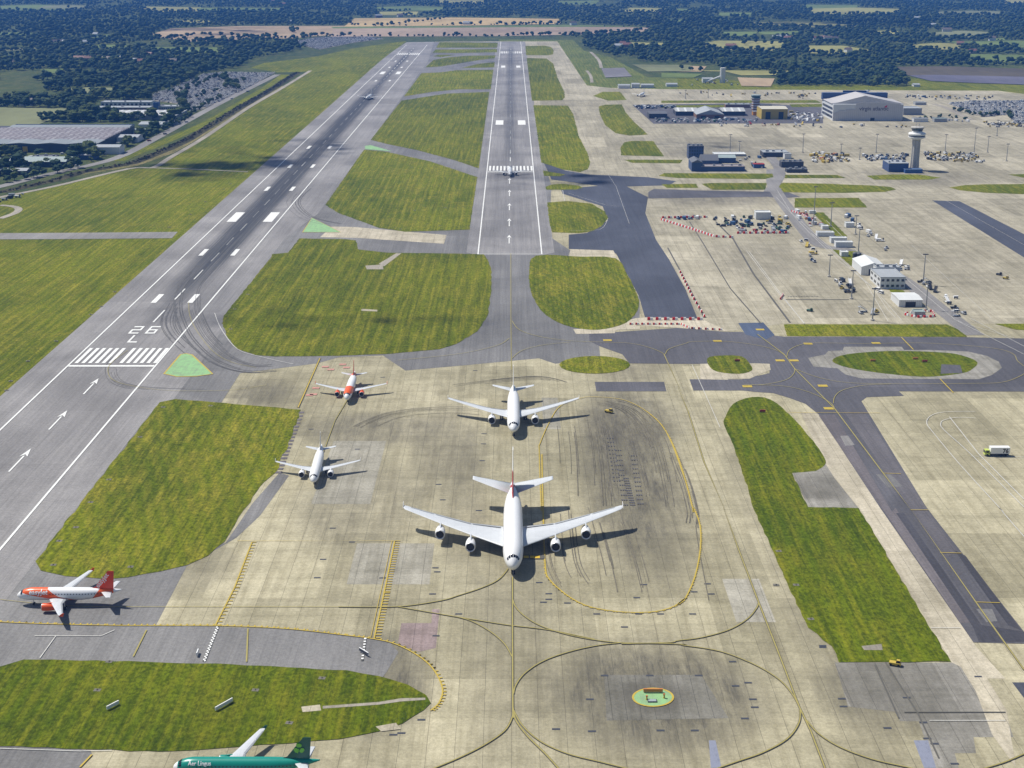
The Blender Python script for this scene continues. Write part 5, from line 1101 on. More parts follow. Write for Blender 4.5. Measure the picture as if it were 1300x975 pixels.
# --- right: silo plant and pier things beyond the apron
x, y = G(917, 105); t = thing('cement_silo', 'tall white silo with a sloping conveyor beyond the far apron', 'silo', (x, y, 0)); h = HT(917, 105, 86); mb = MB(); mb.cyl(0, 0, 0, h, 4.2, n=16); mb.build('silo', m_wh, t); mb = MB(); mb.tube((-2, 0, h * .45), (-26, 0, 1), 1.6, 6); mb.build('conveyor', m_wh, t)
for a, b, by, ty, lb in ((785, 800, 112.5, 108.5, 'small white-roofed hut at the left end of the far apron edge'), (802, 812, 112, 107, 'dark grey hut beside the white-roofed one beyond the apron'), (814, 830, 111.5, 108, 'pale shed third along the far apron edge'), (892, 905, 105, 100, 'grey shed left of the white silo'), (846, 860, 110, 107, 'low pale shed on the sandy yard edge'), (1160, 1168, 110, 107.5, 'little dark shed by the track beyond the far apron')):
    block('yard_shed', lb, 'shed', a, b, by, 12, top=ty, wall=m_wh, roof=m_rgrey, kind='gable')
for i, (px, py, lb) in enumerate(((1045, 53, 'white house'), (1050, 52, ''))): pass
m_hw = [wallmat('cream_render', (.55, .52, .45)), m_brick, m_wh]; m_hr = [roofmat('red_tile_roof', (.22, .11, .08)), roofmat('brown_tile_roof', (.14, .11, .09)), m_rgrey]
HOUSES = q('C', (520, 150), (545, 150), (565, 152), (590, 152), (370, 147), (395, 147), (415, 150), (1060, 170), (1180, 153), (1010, 120), (960, 100), (900, 75), (1110, 200), (200, 182), (640, 196)) + q('A', (215, 165), (250, 165), (330, 165), (300, 228), (330, 232), (350, 226), (400, 230), (440, 228), (500, 237), (530, 240), (560, 215), (40, 243), (650, 240), (1090, 88), (360, 136), (1020, 8), (1060, 20), (100, 395)) + q('B', (230, 64), (150, 66), (480, 92), (1065, 170), (1080, 176), (880, 95), (1200, 60), (700, 2), (1050, 180))
for i, (px, py) in enumerate(HOUSES):
    x, y = G(px, py); w = rnd.uniform(11, 22); d = rnd.uniform(8, 12); h = rnd.uniform(5, 7)
    side = 'left' if px < 430 else ('middle' if px < 800 else 'right')
    t = thing('house', 'small %s house with %s roof among far trees, %s of runways' % (('cream', 'brick', 'white')[i % 3], ('red tiled', 'brown tiled', 'pale grey')[(i // 2) % 3], {'left': 'left', 'middle': 'ahead', 'right': 'right'}[side]), 'house', (x, y, 0), rnd.uniform(-.6, .6), 'far houses among the trees')
    mb = MB(); mb.box(-w / 2, w / 2, -d / 2, d / 2, 0, h); mb.build('wall', m_hw[i % 3], t); mb = MB(); mb.gable(-w / 2 - .4, w / 2 + .4, -d / 2 - .4, d / 2 + .4, h + .01, h + 3.8); rf = mb.build('roof', m_hr[(i // 2) % 3], t); mb = MB(); mb.box(w * .25, w * .25 + 1, -.4, .6, h + 2, h + 5); mb.build('chimney', m_brick, rf)
# ================================================================== SMALL THINGS
m_paint = [flat('white_vehicle_paint', (.78, .78, .77), .35, var=.03), flat('silver_vehicle_paint', (.42, .43, .45), .3, var=.04), flat('dark_vehicle_paint', (.03, .033, .04), .3), flat('blue_vehicle_paint', (.045, .10, .21), .35), flat('red_vehicle_paint', (.30, .04, .03), .4),
           flat('yellow_vehicle_paint', (.50, .37, .06), .45), flat('green_vehicle_paint', (.05, .13, .085), .4), flat('orange_vehicle_paint', (.50, .19, .05), .45)]
CN = ['white', 'silver', 'dark', 'blue', 'red', 'yellow', 'green', 'orange']
m_steel = flat('galvanised_steel', (.33, .34, .35), .5, .5); m_redp = flat('barrier_red', (.62, .03, .02), .5); m_whp = flat('barrier_white', (.78, .78, .76), .5)
def car_mesh(mb, L=4.4, w=1.8, van=False):
    mb.cur = 0; h = 1.9 if van else 1.45
    mb.frus(-w / 2, w / 2, -L / 2, L / 2, .3, .85, .05, .1); mb.cur = 1
    if van: mb.frus(-w / 2 + .06, w / 2 - .06, -L / 2 + .1, L / 2 - 1.1, .851, h - .15, .1, .1); mb.cur = 0; mb.box(-w / 2 + .14, w / 2 - .14, -L / 2 + .2, L / 2 - 1.3, h - .149, h)
    else: mb.frus(-w / 2 + .08, w / 2 - .08, -L / 2 + .4, L / 2 - 1.2, .851, h - .06, .14, .34); mb.cur = 0; mb.frus(-w / 2 + .21, w / 2 - .21, -L / 2 + .72, L / 2 - 1.52, h - .059, h, .05, .05)
    mb.cur = 2
    for sx in (-1, 1):
        for sy in (-1, 1): mb.tube((sx * (w / 2 - .22), sy * L * .31, .33), (sx * (w / 2 + .01), sy * L * .31, .33), .33, 8)
    mb.cur = 0
def car_obj(ci, van=False, L=4.4):
    mb = MB(); car_mesh(mb, L, 1.8 if not van else 2.0, van); return mb.build('parked_car' if not van else 'van', [m_paint[ci], m_glassdk, m_tyre])
CARS = [car_obj(i) for i in range(4)]
PARKS = [('the big car park on the right behind the apron', q('C', (1010, 388), (1100, 380), (1340, 376), (1340, 470), (1262, 462), (1245, 430), (1150, 440), (1060, 408)), .05),
         ('the long car park beside the left perimeter road', zz(180, 70, 4.333, (60, 215), (200, 170), (340, 105), (420, 96), (735, 97), (640, 150), (480, 232), (330, 300), (270, 312), (220, 272), (60, 250)), .08),
         ('the far car park by the left airfield corner', q('A', (1100, 155), (1200, 140), (1380, 138), (1440, 146), (1330, 160), (1200, 186), (1160, 178)), .0),
         ]
cand = []
for lb, poly, a in PARKS:
    wp = [G(*p) for p in poly]; xs = [p[0] for p in wp]; ys = [p[1] for p in wp]; y = min(ys); r_ = 0
    sheet('car_park', wp, .105 if 'right' in lb else .15, m_path)
    while y < max(ys):
        x = min(xs)
        while x < max(xs):
            if inside((x, y), wp) and rnd.random() < .88: cand.append((x + rnd.uniform(-.2, .2), y + rnd.uniform(-.3, .3), lb))
            x += 2.75
        r_ += 1; y += 5.3 if r_ % 2 else 12.5
cand.sort(key=lambda c: c[1]); used = [False] * 5; fv = []; ff = []; fm = []
CW = [0] * 9 + [1] * 5 + [2, 2, 3]
tv = np.array(MB.__init__ and [v.co[:] for v in CARS[0].data.vertices]); tf = [tuple(p.vertices) for p in CARS[0].data.polygons]; tm = [p.material_index for p in CARS[0].data.polygons]
nI = 0
for x, y, lb in cand:
    ci = rnd.choice(CW); rz = rnd.choice((0, math.pi)) + rnd.uniform(-.03, .03)
    if nI < 290:
        o = CARS[ci] if not used[ci] else CARS[ci].copy()
        if used[ci]: COL.objects.link(o)
        used[ci] = True; o.location = (x, y, .2); o.rotation_euler = (0, 0, rz); tag(o, '%s car parked in a row of %s' % (CN[ci], lb.replace('the big car park on the right behind', 'the right-hand car park behind')), 'car', 'cars in the car parks'); nI += 1
    else:
        n0 = len(fv); c, s = math.cos(rz), math.sin(rz); fv += [(x + a * c - b * s, y + a * s + b * c, z + .2) for a, b, z in tv]; ff += [tuple(i + n0 for i in f) for f in tf]; fm += [(ci if m == 0 else 4 + m) for m in tm]
o = mesh_obj('parked_cars', fv, ff, [m_paint[0], m_paint[1], m_paint[2], m_paint[3], m_paint[4], m_glassdk, m_tyre], None, fm); tag(o, 'dense mass of parked cars filling the rest of the car parks', 'cars'); o['kind'] = 'stuff'
# light masts
def mast(px, by, ty, label, dbl=True):
    x, y = G(px, by); h = HT(px, by, ty); t = thing('light_mast', label, 'light mast', (x, y, .1), group='tall light masts on the stands')
    mb = MB(); mb.cyl(0, 0, 0, h, .42, .2, 8); mb.build('pole', m_steel, t); mb = MB(); mb.cyl(0, 0, 0, .8, 1.1, n=10); mb.build('base', m_con, t)
    mb = MB(); mb.box(-1.6, 1.6, -.15, .15, h - .1, h + .15); hd = mb.build('crossarm', m_steel, t)
    for i in (-1.3, -.45, .45, 1.3): mb = MB(); mb.frus(i - .35, i + .35, -.7, -.16, h - .45, h + .1, .05, .05); mb.build('floodlight', m_dk, hd)
s5 = lambda x, y: (1030 + x / 4.815, 280 + y / 4.815)
for (x, y0_, y1_, lb) in ((683, 390, 205, 'beside the operations building, across the road'), (700, 545, 370, 'at the corner of the white flat-roofed shed'), (373, 612, 415, 'left of the white shed, nearest the grass strip'), (245, 480, 305, 'left of the operations building'), (108, 345, 210, 'left of the white shelter'), (287, 195, 40, 'beside the dark tanks'), (270, 85, -30, 'beyond the cabin row')):
    a = s5(x, y0_); b = s5(x, y1_); mast(a[0], a[1], b[1], 'tall floodlight mast ' + lb)
CQ = lambda x, y: q('C', (x, y))[0]
for (x, ya, yb_) in ((470, 572, 502), (745, 572, 503), (197, 572, 505), (232, 572, 530), (613, 578, 540), (683, 600, 555), (1003, 578, 505), (1112, 578, 480), (1163, 572, 512), (1234, 605, 540), (575, 850, 760), (510, 845, 700), (30, 370, 338), (115, 368, 335), (470, 370, 340), (1198, 510, 450)):
    a = CQ(x, ya); mast(a[0], a[1], CQ(x, yb_)[1], 'tall thin floodlight mast standing on the %s' % ('far apron' if ya < 400 else ('central apron behind the depots' if ya < 620 else 'stands beside the vehicle compound')))
# barriers
bar = MB(); bar.cur = 0; bar.frus(-1.05, 0, -.35, .35, 0, 1.0, .04, .14); bar.cur = 1; bar.frus(.003, 1.05, -.35, .35, 0, 1.0, .04, .14)
barrier = bar.build('barrier', [m_redp, m_whp]); first = [True]; nb = [0]
def barrier_row(pts, lb, step=2.3, sc=1.0):
    pp = [Vector(p) for p in g(pts)]
    for a, b in zip(pp[:-1], pp[1:]):
        l = (b - a).length; n = max(1, int(l / step)); d = (b - a)
        for i in range(n):
            p = a + d * ((i + .5) / n); o = barrier if first[0] else barrier.copy()
            if not first[0]: COL.objects.link(o)
            first[0] = False; o.location = (p.x, p.y, .22); o.rotation_euler = (0, 0, math.atan2(d.y, d.x)); o.scale = (sc, sc, sc); tag(o, 'red and white barrier block ' + lb, 'barrier', 'red and white barriers'); nb[0] += 1
s8c = lambda *p: zz(820, 230, 2.708, *p)
barrier_row(s8c((52, 128), (215, 126)), 'along the far side of the vehicle compound', 4.2, 1.5)
barrier_row(s8c((52, 134), (150, 165), (235, 193), (305, 196)), 'slanting along the near left of the vehicle compound', 4.2, 1.5)
barrier_row(s8c((310, 181), (495, 180)), 'along the near side of the vehicle compound', 4.4, 1.5)
barrier_row(s8c((0, 478), (200, 478)), 'across the end of the dark taxiway', 4.2, 1.5)
barrier_row(s8c((205, 475), (160, 400), (115, 310)), 'up the right edge of the dark taxiway', 9, 1.4)
barrier_row(s8c((-60, 494), (120, 494), (150, 508), (268, 514)), 'curving in front of the dark taxiway end', 3.2, 1.0)
barrier_row(s8c((885, 460), (930, 470), (992, 468), (985, 450), (925, 452), (885, 460)), 'round the small pale green cabin', 3.4, 1.2)
barrier_row(s8c((500, 105), (535, 115), (575, 138)), 'beside the grass strip in the stands', 3.5, 1.2)
barrier_row(s8c((462, 408), (472, 392)), 'at the left end of the chequered line', 2.6, 1.2)
mbx = MB(); 
for i in range(24): p = G(*s8c((482 + i * 9.2, 408))[0]); rect(mbx, p[0] - .8, p[0] + .8, p[1] - .5, p[1] + .5, .23)
for i in range(12): p = G(*s8c((490 + i * 9, 396 + (i % 2)))[0]); rect(mbx, p[0] - .6, p[0] + .6, p[1] - .4, p[1] + .4, .23)
struct(mbx.build('chequered_marking', m_edge))
# ground vehicles: tugs, loaders, vans, steps, carts
def tug(ci):
    mb = MB(); mb.cur = 0; mb.frus(-1.1, 1.1, -2.2, 2.2, .4, 1.2, .05, .15); mb.cur = 1; mb.frus(-.8, .8, -1.9, -.3, 1.201, 2.1, .12, .15); mb.cur = 0; mb.box(-.65, .65, -1.75, -.5, 2.101, 2.2); mb.cur = 2
    for sx in (-1, 1):
        for sy in (-1, 1): mb.tube((sx * .75, sy * 1.4, .45), (sx * 1.15, sy * 1.4, .45), .45, 8)
    return mb.build('baggage_tug', [m_paint[ci], m_glassdk, m_tyre])
def loader(ci):
    mb = MB(); mb.cur = 0; mb.box(-1.5, 1.5, -3.5, 3.5, .6, 1.0); mb.box(-1.4, 1.4, -.8, 3.6, 1.9, 2.25); mb.tube((-1.2, -1, 1), (-1.2, 2.5, 1.9), .12); mb.tube((1.2, -1, 1), (1.2, 2.5, 1.9), .12); mb.tube((-1.2, 2.5, 1), (-1.2, -.5, 1.9), .12); mb.tube((1.2, 2.5, 1), (1.2, -.5, 1.9), .12); mb.cur = 1; mb.frus(.3, 1.4, -3.4, -2.2, 1.001, 2.6, .1, .1); mb.cur = 2
    for sx in (-1, 1):
        for sy in (-2.4, 2.4): mb.tube((sx * 1.0, sy, .5), (sx * 1.5, sy, .5), .5, 8)
    return mb.build('cargo_loader', [m_paint[ci], m_glassdk, m_tyre])
def steps(ci):
    mb = MB(); mb.cur = 0
    mb.add([(-1, -2.5, 1.0), (1, -2.5, 1.0), (1, 2.2, 3.9), (-1, 2.2, 3.9), (-1, -2.5, .6), (1, -2.5, .6), (1, 2.2, 3.4), (-1, 2.2, 3.4)], [(0, 1, 2, 3), (7, 6, 5, 4), (0, 4, 5, 1), (1, 5, 6, 2), (2, 6, 7, 3), (3, 7, 4, 0)]); mb.box(-1, 1, 2.203, 3.6, 3.4, 3.6); mb.box(-1.1, 1.1, -2.6, 2.4, .35, .55)
    for sx in (-1, 1): mb.tube((sx, -2.5, 1.9), (sx, 2.2, 4.9), .06, 5); mb.tube((sx, 2.2, 4.9), (sx, 3.5, 4.7), .06, 5); mb.tube((sx * .9, 2.9, .4), (sx * .9, 2.9, 3.4), .1, 5)
    mb.cur = 2
    for sx in (-1, 1):
        for sy in (-2, 2): mb.tube((sx * .8, sy, .33), (sx * 1.15, sy, .33), .33, 8)
    return mb.build('boarding_steps', [m_paint[ci], m_glassdk, m_tyre])
def cart(ci):
    mb = MB(); mb.cur = 0; mb.box(-.8, .8, -1.6, 1.6, .5, .65); mb.box(-.8, .8, -1.6, -1.5, .65, 1.9); mb.box(-.8, .8, 1.5, 1.6, .65, 1.9); mb.gable(-.85, .85, -1.65, 1.65, 1.901, 2.1, 'y'); mb.cur = 1; mb.frus(-.7, .7, -1.4, 1.4, .66, 1.5, .1, .1); mb.cur = 2
    for sx in (-1, 1):
        for sy in (-1, 1): mb.tube((sx * .6, sy, .25), (sx * .8, sy, .25), .25, 8)
    return mb.build('baggage_cart', [m_paint[ci], m_glassdk, m_tyre])
def dumper(ci):
    mb = MB(); mb.cur = 0; mb.frus(-1.2, 1.2, -1, 3, 1.0, 2.0, -.15, -.2); mb.frus(-.9, .9, -3, -1.1, .7, 1.6, .05, .1); mb.cur = 1; mb.frus(-.8, .8, -2.7, -1.3, 1.601, 2.9, .1, .1); mb.cur = 2
    for sx in (-1, 1):
        for sy in (-1.8, 1.6): mb.tube((sx * .9, sy, .6), (sx * 1.4, sy, .6), .6, 10)
    return mb.build('dumper_truck', [m_paint[ci], m_glassdk, m_tyre])
def container(ci):
    mb = MB(); mb.cur = 0; mb.box(-1.2, 1.2, -3, 3, .1, 2.6)
    for i in range(14): mb.box(-1.26, -1.203, -2.9 + i * .42, -2.7 + i * .42, .2, 2.5); mb.box(1.203, 1.26, -2.9 + i * .42, -2.7 + i * .42, .2, 2.5)
    mb.box(-1.15, 1.15, -3.05, -3.003, .2, 2.5); return mb.build('storage_container', [m_paint[ci], m_glassdk, m_tyre])
def pile(ci):
    mb = MB(); mb.cur = 0; r_ = random.Random(3)
    for i in range(5): x, y, z = r_.uniform(-1, 1), r_.uniform(-1.5, 1.5), 0 + .55 * (i // 3); mb.frus(x - .7, x + .7, y - .9, y + .9, z, z + .54, .05, .05)
    return mb.build('pallet_stack', [m_paint[ci], m_glassdk, m_tyre])
def van_(ci): return car_obj(ci, True, 5.4)
KIND = dict(tug=(tug, 'baggage tug', 'tug'), loader=(loader, 'cargo loader', 'loader'), steps=(steps, 'set of boarding steps', 'steps'), cart=(cart, 'baggage cart', 'cart'), dumper=(dumper, 'dumper truck', 'truck'), container=(container, 'storage container', 'container'), pile=(pile, 'stack of pallets', 'pallets'), van=(van_, 'van', 'van'))
CACHE = {}
def put(kd, ci, px, py, rz, where):
    key = (kd, ci)
    if key not in CACHE: o = KIND[kd][0](ci); CACHE[key] = o
    else: o = CACHE[key].copy(); COL.objects.link(o)
    x, y = G(px, py); o.location = (x, y, .23); o.rotation_euler = (0, 0, rz); o.scale = (.86,) * 3; tag(o, '%s %s %s' % (CN[ci], KIND[kd][1], where), KIND[kd][2], 'ground vehicles and equipment ' + where); return o
def scatter(poly, n, kinds, cols, where, mind=4.5):
    wp = [G(*p) for p in poly]; xs = [p[0] for p in wp]; ys = [p[1] for p in wp]; got = []; tries = 0
    while len(got) < n and tries < n * 60:
        tries += 1; x, y = rnd.uniform(min(xs), max(xs)), rnd.uniform(min(ys), max(ys))
        if not inside((x, y), wp) or any((x - a) ** 2 + (y - b) ** 2 < mind ** 2 for a, b in got): continue
        got.append((x, y)); p = P(x, y); put(rnd.choice(kinds), rnd.choice(cols), p[0], p[1], rnd.choice((0, math.pi / 2, .3, -.4)) + rnd.uniform(-.1, .1), where)
rr8 = lambda *p: s8c(*p)
scatter(rr8((90, 124), (180, 124), (180, 132), (100, 133)), 7, ['van', 'container', 'tug'], [6, 0, 3, 2], 'at the left tip of the vehicle compound')
scatter(rr8((225, 125), (375, 122), (380, 150), (300, 160), (250, 160)), 24, ['van', 'container', 'tug', 'pile', 'dumper'], [3, 3, 2, 6, 0, 2], 'in the left half of the vehicle compound')
scatter(rr8((300, 160), (380, 150), (495, 138), (495, 178), (310, 180)), 30, ['van', 'container', 'tug', 'pile', 'dumper'], [2, 2, 5, 0, 3, 4, 6, 1], 'in the near right part of the vehicle compound')
scatter(rr8((400, 122), (490, 122), (495, 140), (430, 150)), 12, ['van', 'container', 'tug', 'pile'], [2, 5, 0, 1], 'behind the white site office')
scatter(rr8((500, 105), (570, 108), (620, 165), (590, 168), (530, 140)), 18, ['container', 'pile', 'van', 'cart'], [4, 0, 7, 0, 3, 1], 'in the red-barriered yard beside the grass strip')
scatter(rr8((525, 200), (560, 205), (600, 290), (575, 290)), 9, ['steps', 'tug', 'cart', 'loader'], [1, 0, 3, 5], 'beside the left line of masts')
scatter(rr8((640, 340), (690, 340), (745, 388), (720, 392), (650, 370)), 10, ['steps', 'tug', 'cart', 'loader'], [5, 0, 2, 1], 'left of the operations building')
scatter(rr8((735, 445), (800, 450), (800, 462), (740, 460)), 5, ['steps', 'tug', 'cart'], [0, 1, 5], 'at the foot of the nearest mast')
scatter(rr8((640, 95), (680, 130), (760, 190), (820, 240), (840, 235), (760, 170), (690, 100)), 12, ['steps', 'tug', 'cart', 'loader', 'container'], [1, 0, 3, 1], 'along the right side of the service road')
scatter(rr8((850, 285), (900, 290), (905, 310), (860, 305)), 6, ['steps', 'tug', 'container'], [2, 1, 0], 'right of the operations building')
scatter(rr8((930, 345), (970, 350), (1000, 385), (960, 370)), 6, ['steps', 'tug', 'cart'], [0, 1, 5, 2], 'at the foot of the mast across the road')
scatter(rr8((1015, 395), (1060, 395), (1100, 470), (1050, 465)), 9, ['steps', 'tug', 'cart', 'van'], [0, 1, 0, 2], 'on the right of the service road bend')
put('van', 0, *s8c((795, 375))[0], .4, 'in front of the operations building, farther of two'); put('van', 0, *s8c((807, 386))[0], .4, 'in front of the operations building, nearer of two')
put('tug', 6, 1028, 395.5, 1.2, 'alone on the empty stand'); put('tug', 5, 773, 524, 1.0, 'alone inside the yellow loop'); put('tug', 5, 1136, 845, 1.2, 'at the bottom edge of the long grass field').scale = (.8,) * 3
put('tug', 2, *s5(1148, 335), .9, 'on the right-hand stand, left of two'); put('tug', 5, *s5(1188, 358), .9, 'on the right-hand stand, right of two')
# rows of airport equipment between the aprons
cz = lambda *p: q('C', *p)
scatter(cz((500, 575), (640, 580), (660, 612), (500, 612)), 48, ['loader', 'tug', 'cart', 'dumper', 'container'], [5, 5, 1, 0, 7, 0, 2], 'in the packed equipment park left of the control tower', 3.6)
scatter(cz((690, 585), (860, 580), (860, 600), (720, 605)), 46, ['van', 'cart', 'container', 'tug'], [0, 0, 1, 2, 3], 'in the white equipment rows behind the tower base', 3.6)
scatter(cz((925, 575), (1100, 575), (1160, 612), (940, 603)), 70, ['loader', 'tug', 'cart', 'dumper', 'van'], [5, 5, 0, 2, 0, 1], 'in the equipment rows right of the control tower', 3.6)
scatter(cz((1150, 460), (1420, 468), (1420, 482), (1170, 478)), 40, ['loader', 'tug', 'dumper'], [5, 5, 2, 0], 'in the yellow row below the right-hand car park', 3.5)
scatter(cz((20, 575), (140, 590), (330, 590), (330, 630), (270, 640), (255, 610), (20, 600)), 20, ['van', 'container', 'cart'], [0, 2, 1, 3], 'around the blue depot')
yard = zz(780, 90, 4.643, (110, 205), (370, 205), (370, 240), (200, 250), (480, 290), (840, 290), (840, 305), (240, 305))
sheet('yard', g(zz(780, 90, 4.643, (105, 200), (840, 190), (1230, 215), (1230, 310), (230, 312))), .10, m_dark)
scatter(zz(780, 90, 4.643, (115, 208), (360, 208), (365, 222), (130, 225)), 55, ['van', 'cart', 'container'], [0, 1, 2, 3, 0], 'in the yard left of the long sheds', 3.6)
scatter(zz(780, 90, 4.643, (240, 285), (840, 285), (840, 306), (240, 306)), 75, ['van', 'cart', 'container', 'tug'], [0, 0, 1, 2, 3, 6], 'in front of the long sheds', 3.6)
scatter(zz(780, 90, 4.643, (1030, 240), (1230, 260), (1230, 300), (1030, 300)), 45, ['van', 'cart', 'container', 'tug', 'steps'], [0, 0, 1, 0, 5], 'between the yellow hangar and the silver hangar', 3.6)
scatter(cz((430, 350), (520, 352), (500, 366), (430, 366)), 12, ['loader', 'tug'], [5, 2], 'on the far apron left of the silver hangar')
scatter(cz((850, 358), (1190, 362), (1190, 375), (860, 374)), 45, ['van', 'cart', 'container', 'tug'], [0, 3, 2, 1, 5], 'along the far apron right of the silver hangar')
scatter(cz((0, 345), (430, 350), (430, 364), (0, 362)), 18, ['steps', 'cart', 'tug', 'loader'], [1, 2, 5], 'on the far apron')
scatter(cz((130, 465), (900, 470), (900, 482), (130, 476)), 26, ['steps', 'cart', 'tug', 'loader', 'van'], [1, 2, 5, 0, 3, 4], 'along the front edge of the hangar road')
scatter(cz((880, 440), (1090, 440), (1090, 460), (880, 458)), 12, ['van', 'container'], [0, 1, 2], 'by the huts right of the hangar')
scatter(cz((10, 300), (60, 290), (230, 305), (230, 325), (10, 325)), 14, ['container', 'dumper', 'van'], [0, 7, 1, 5], 'in the sandy yard by the white silo')
scatter(q('A', (70, 575), (380, 570), (380, 600), (100, 600)), 10, ['van', 'container'], [0, 0, 2, 1], 'in the industrial estate')
scatter(q('A', (170, 560), (270, 560), (440, 560), (440, 575), (180, 575)), 10, ['van', 'container'], [0, 0, 3], 'outside the warehouse front')
scatter(q('A', (430, 500), (600, 470), (560, 500), (440, 545)), 14, ['van', 'container'], [0, 1, 2, 4], 'among the estate units by the road')
scatter(q('A', (0, 735), (110, 725), (120, 745), (0, 760)), 8, ['container', 'pile', 'dumper'], [1, 0, 2, 5], 'in the small works yard by the perimeter path', 3)
for i, p in enumerate(q('A', (290, 625), (620, 505), (700, 460), (870, 372), (930, 345), (560, 530))): put('van', (0, 2, 1, 0, 3, 4)[i], p[0], p[1], -1.0, 'driving along the left perimeter road')
# catering truck on the right
x, y = G(1265, 578.5); t = thing('box_truck', 'white box truck with black lettering on its box, alone on the right apron', 'truck', (x, y, .1), 0)
mb = MB(); mb.box(-3.0, 5.0, -1.35, 1.35, 1.25, 3.9); bx_ = mb.build('cargo_box', m_paint[0], t); mb = MB(); mb.frus(-5.3, -3.15, -1.2, 1.2, .6, 2.7, .25, .08); cb = mb.build('cab', flat('lime_cab', (.50, .58, .12), .4), t)
mb = MB(); mb.box(-5.36, -5.0, -1.0, 1.0, 1.5, 2.3); mb.box(-4.8, -3.6, -1.23, -1.14, 1.6, 2.4); mb.build('window', m_glassdk, cb); mb = MB(); mb.box(-5.2, 4.8, -.9, .9, .55, 1.15); mb.build('chassis', m_dk, t)
for xx in (-4.2, 1.6, 3.4):
    for s_ in (-1, 1): mb = MB(); mb.tube((xx, s_ * .85, .5), (xx, s_ * 1.25, .5), .5, 12); mb.build('wheel', m_tyre, t)
vs, fs = text_mesh('76', 2.5, .12); mesh_obj('lettering', [(2.0 + x_ * .95, -1.36, 1.6 + y_) for x_, y_ in vs], fs, m_edge, bx_)
# drain covers and gratings on the aprons
def dc():
    mb = MB(); mb.box(-1.1, 1.1, -.45, .45, 0, .03)
    for i in range(5): mb.box(-1.0 + i * .42, -.85 + i * .42, -.4, .4, .031, .05)
    return mb.build('drain_cover', m_dk)
dco = dc(); df = True
DC = q('I', (370, 240), (352, 323), (450, 398), (363, 225), (365, 480), (752, 280), (788, 322), (788, 343), (768, 354), (858, 357), (968, 398), (1125, 398), (1207, 398), (1118, 337), (1145, 288), (1072, 447), (997, 629), (1167, 629), (942, 718), (815, 830), (950, 838), (1207, 835), (310, 795), (205, 851), (235, 845), (527, 10), (50, 128), (165, 263)) + \
    q('J', (113, 285), (63, 315), (127, 323), (57, 398), (207, 577), (80, 629), (265, 656), (218, 668), (283, 718), (290, 748), (253, 790), (65, 835), (617, 716), (623, 745), (788, 826), (922, 805), (860, 712), (937, 865), (965, 885), (1040, 960), (1128, 633), (545, 517), (545, 523)) + \
    q('E', (545, 682), (543, 720), (538, 783), (512, 445), (165, 470), (525, 970), (390, 930), (375, 872), (70, 740)) + q('H', (1190, 262), (1248, 76), (1212, 193)) + [(356, 455 + 70), (395, 545 + 0)]
for p in DC:
    o = dco if df else dco.copy()
    if not df: COL.objects.link(o)
    df = False; x, y = G(*p); o.location = (x, y, .07); tag(o, 'dark rectangular drain grating set in the concrete apron', 'drain cover', 'drain gratings in the apron')
# concrete pads in the grass beside the runways: light fittings
pad = MB(); pad.box(-1.0, 1.0, -.75, .75, 0, .06); pad.cyl(0, 0, .081, .35, .22, n=8); pad = pad.build('light_pad', m_concG); pf = True
PADS = q('D', (340, 235), (380, 205), (430, 150), (210, 335), (105, 410), (40, 485), (25, 520), (525, 695), (408, 855), (612, 583), (790, 578), (865, 290), (880, 215), (930, 160), (340, 940)) + q('H', (285, 74), (222, 125), (200, 215), (490, 222), (365, 685), (958, 685), (1085, 808), (1208, 640), (410, 578)) + q('A', (635, 853), (770, 757), (715, 805), (865, 690), (950, 430), (840, 710)) + q('B', (380, 848), (400, 780), (232, 860), (275, 628), (985, 800), (285, 790)) + q('J', (380, 163), (445, 290), (500, 418), (370, 290))
for p in PADS:
    o = pad if pf else pad.copy()
    if not pf: COL.objects.link(o)
    pf = False; x, y = G(*p); o.location = (x, y, .21); o.rotation_euler = (0, 0, rnd.uniform(-.2, .2)); tag(o, 'small pale concrete pad with a light fitting set in the grass', 'light pad', 'light pads in the grass')
# long sign boards on the bottom grass island, dark backs
def board(px, py, rz, L, label):
    x, y = G(px, py); t = thing('sign_board', label, 'sign', (x, y, .2), rz, 'taxiway sign boards'); mb = MB(); mb.box(-L / 2, L / 2, -.15, .15, .35, 1.35); b = mb.build('panel', m_paint[0], t); mb = MB(); mb.box(-L / 2 + .08, L / 2 - .08, .153, .2, .42, 1.28); mb.build('dark_face', m_dk, b)
    n = max(2, int(L / 1.6))
    for i in range(n): mb = MB(); xx = -L / 2 + L * (i + .5) / n; mb.box(xx - .06, xx + .06, -.1, .1, 0, .349); mb.build('leg', m_steel, t)
board(143.5, 899, .95, 4.2, 'short white-backed sign board on the bottom-left grass'); board(284.5, 898, .95, 6.5, 'long white-backed sign board on the bottom-left grass'); board(462, 831, 2.3, 0.9 * 5, 'white sign board at the end of the asphalt by the bottom grass')
board(251, 832, 1.6, 2.8, 'short white sign board on the asphalt beside the chequered line')
for px, py, lb in ((1108, 459.5, 'orange sign box left on the long oval grass island'), (1162, 457, 'orange sign box in the middle of the long oval grass island'), (1174, 460.5, 'red-brown sign box right on the long oval grass island'), (968, 524, 'red sign box at the top of the long right grass field'), (829, 880, 'orange sign board on the round green painted patch'), (936, 459.5, 'dark red sign box on the small rounded grass island')):
    x, y = G(px, py); t = thing('sign_box', lb, 'sign', (x, y, .24)); L = 5.5 if 'board' in lb else 2.6; mb = MB(); mb.box(-L / 2, L / 2, -.25, .25, .25, 1.2); mb.build('panel', m_paint[7] if 'orange' in lb else m_paint[4], t)
    for s_ in (-1, 1): mb = MB(); mb.box(s_ * L * .4 - .06, s_ * L * .4 + .06, -.1, .1, 0, .249); mb.build('leg', m_steel, t)
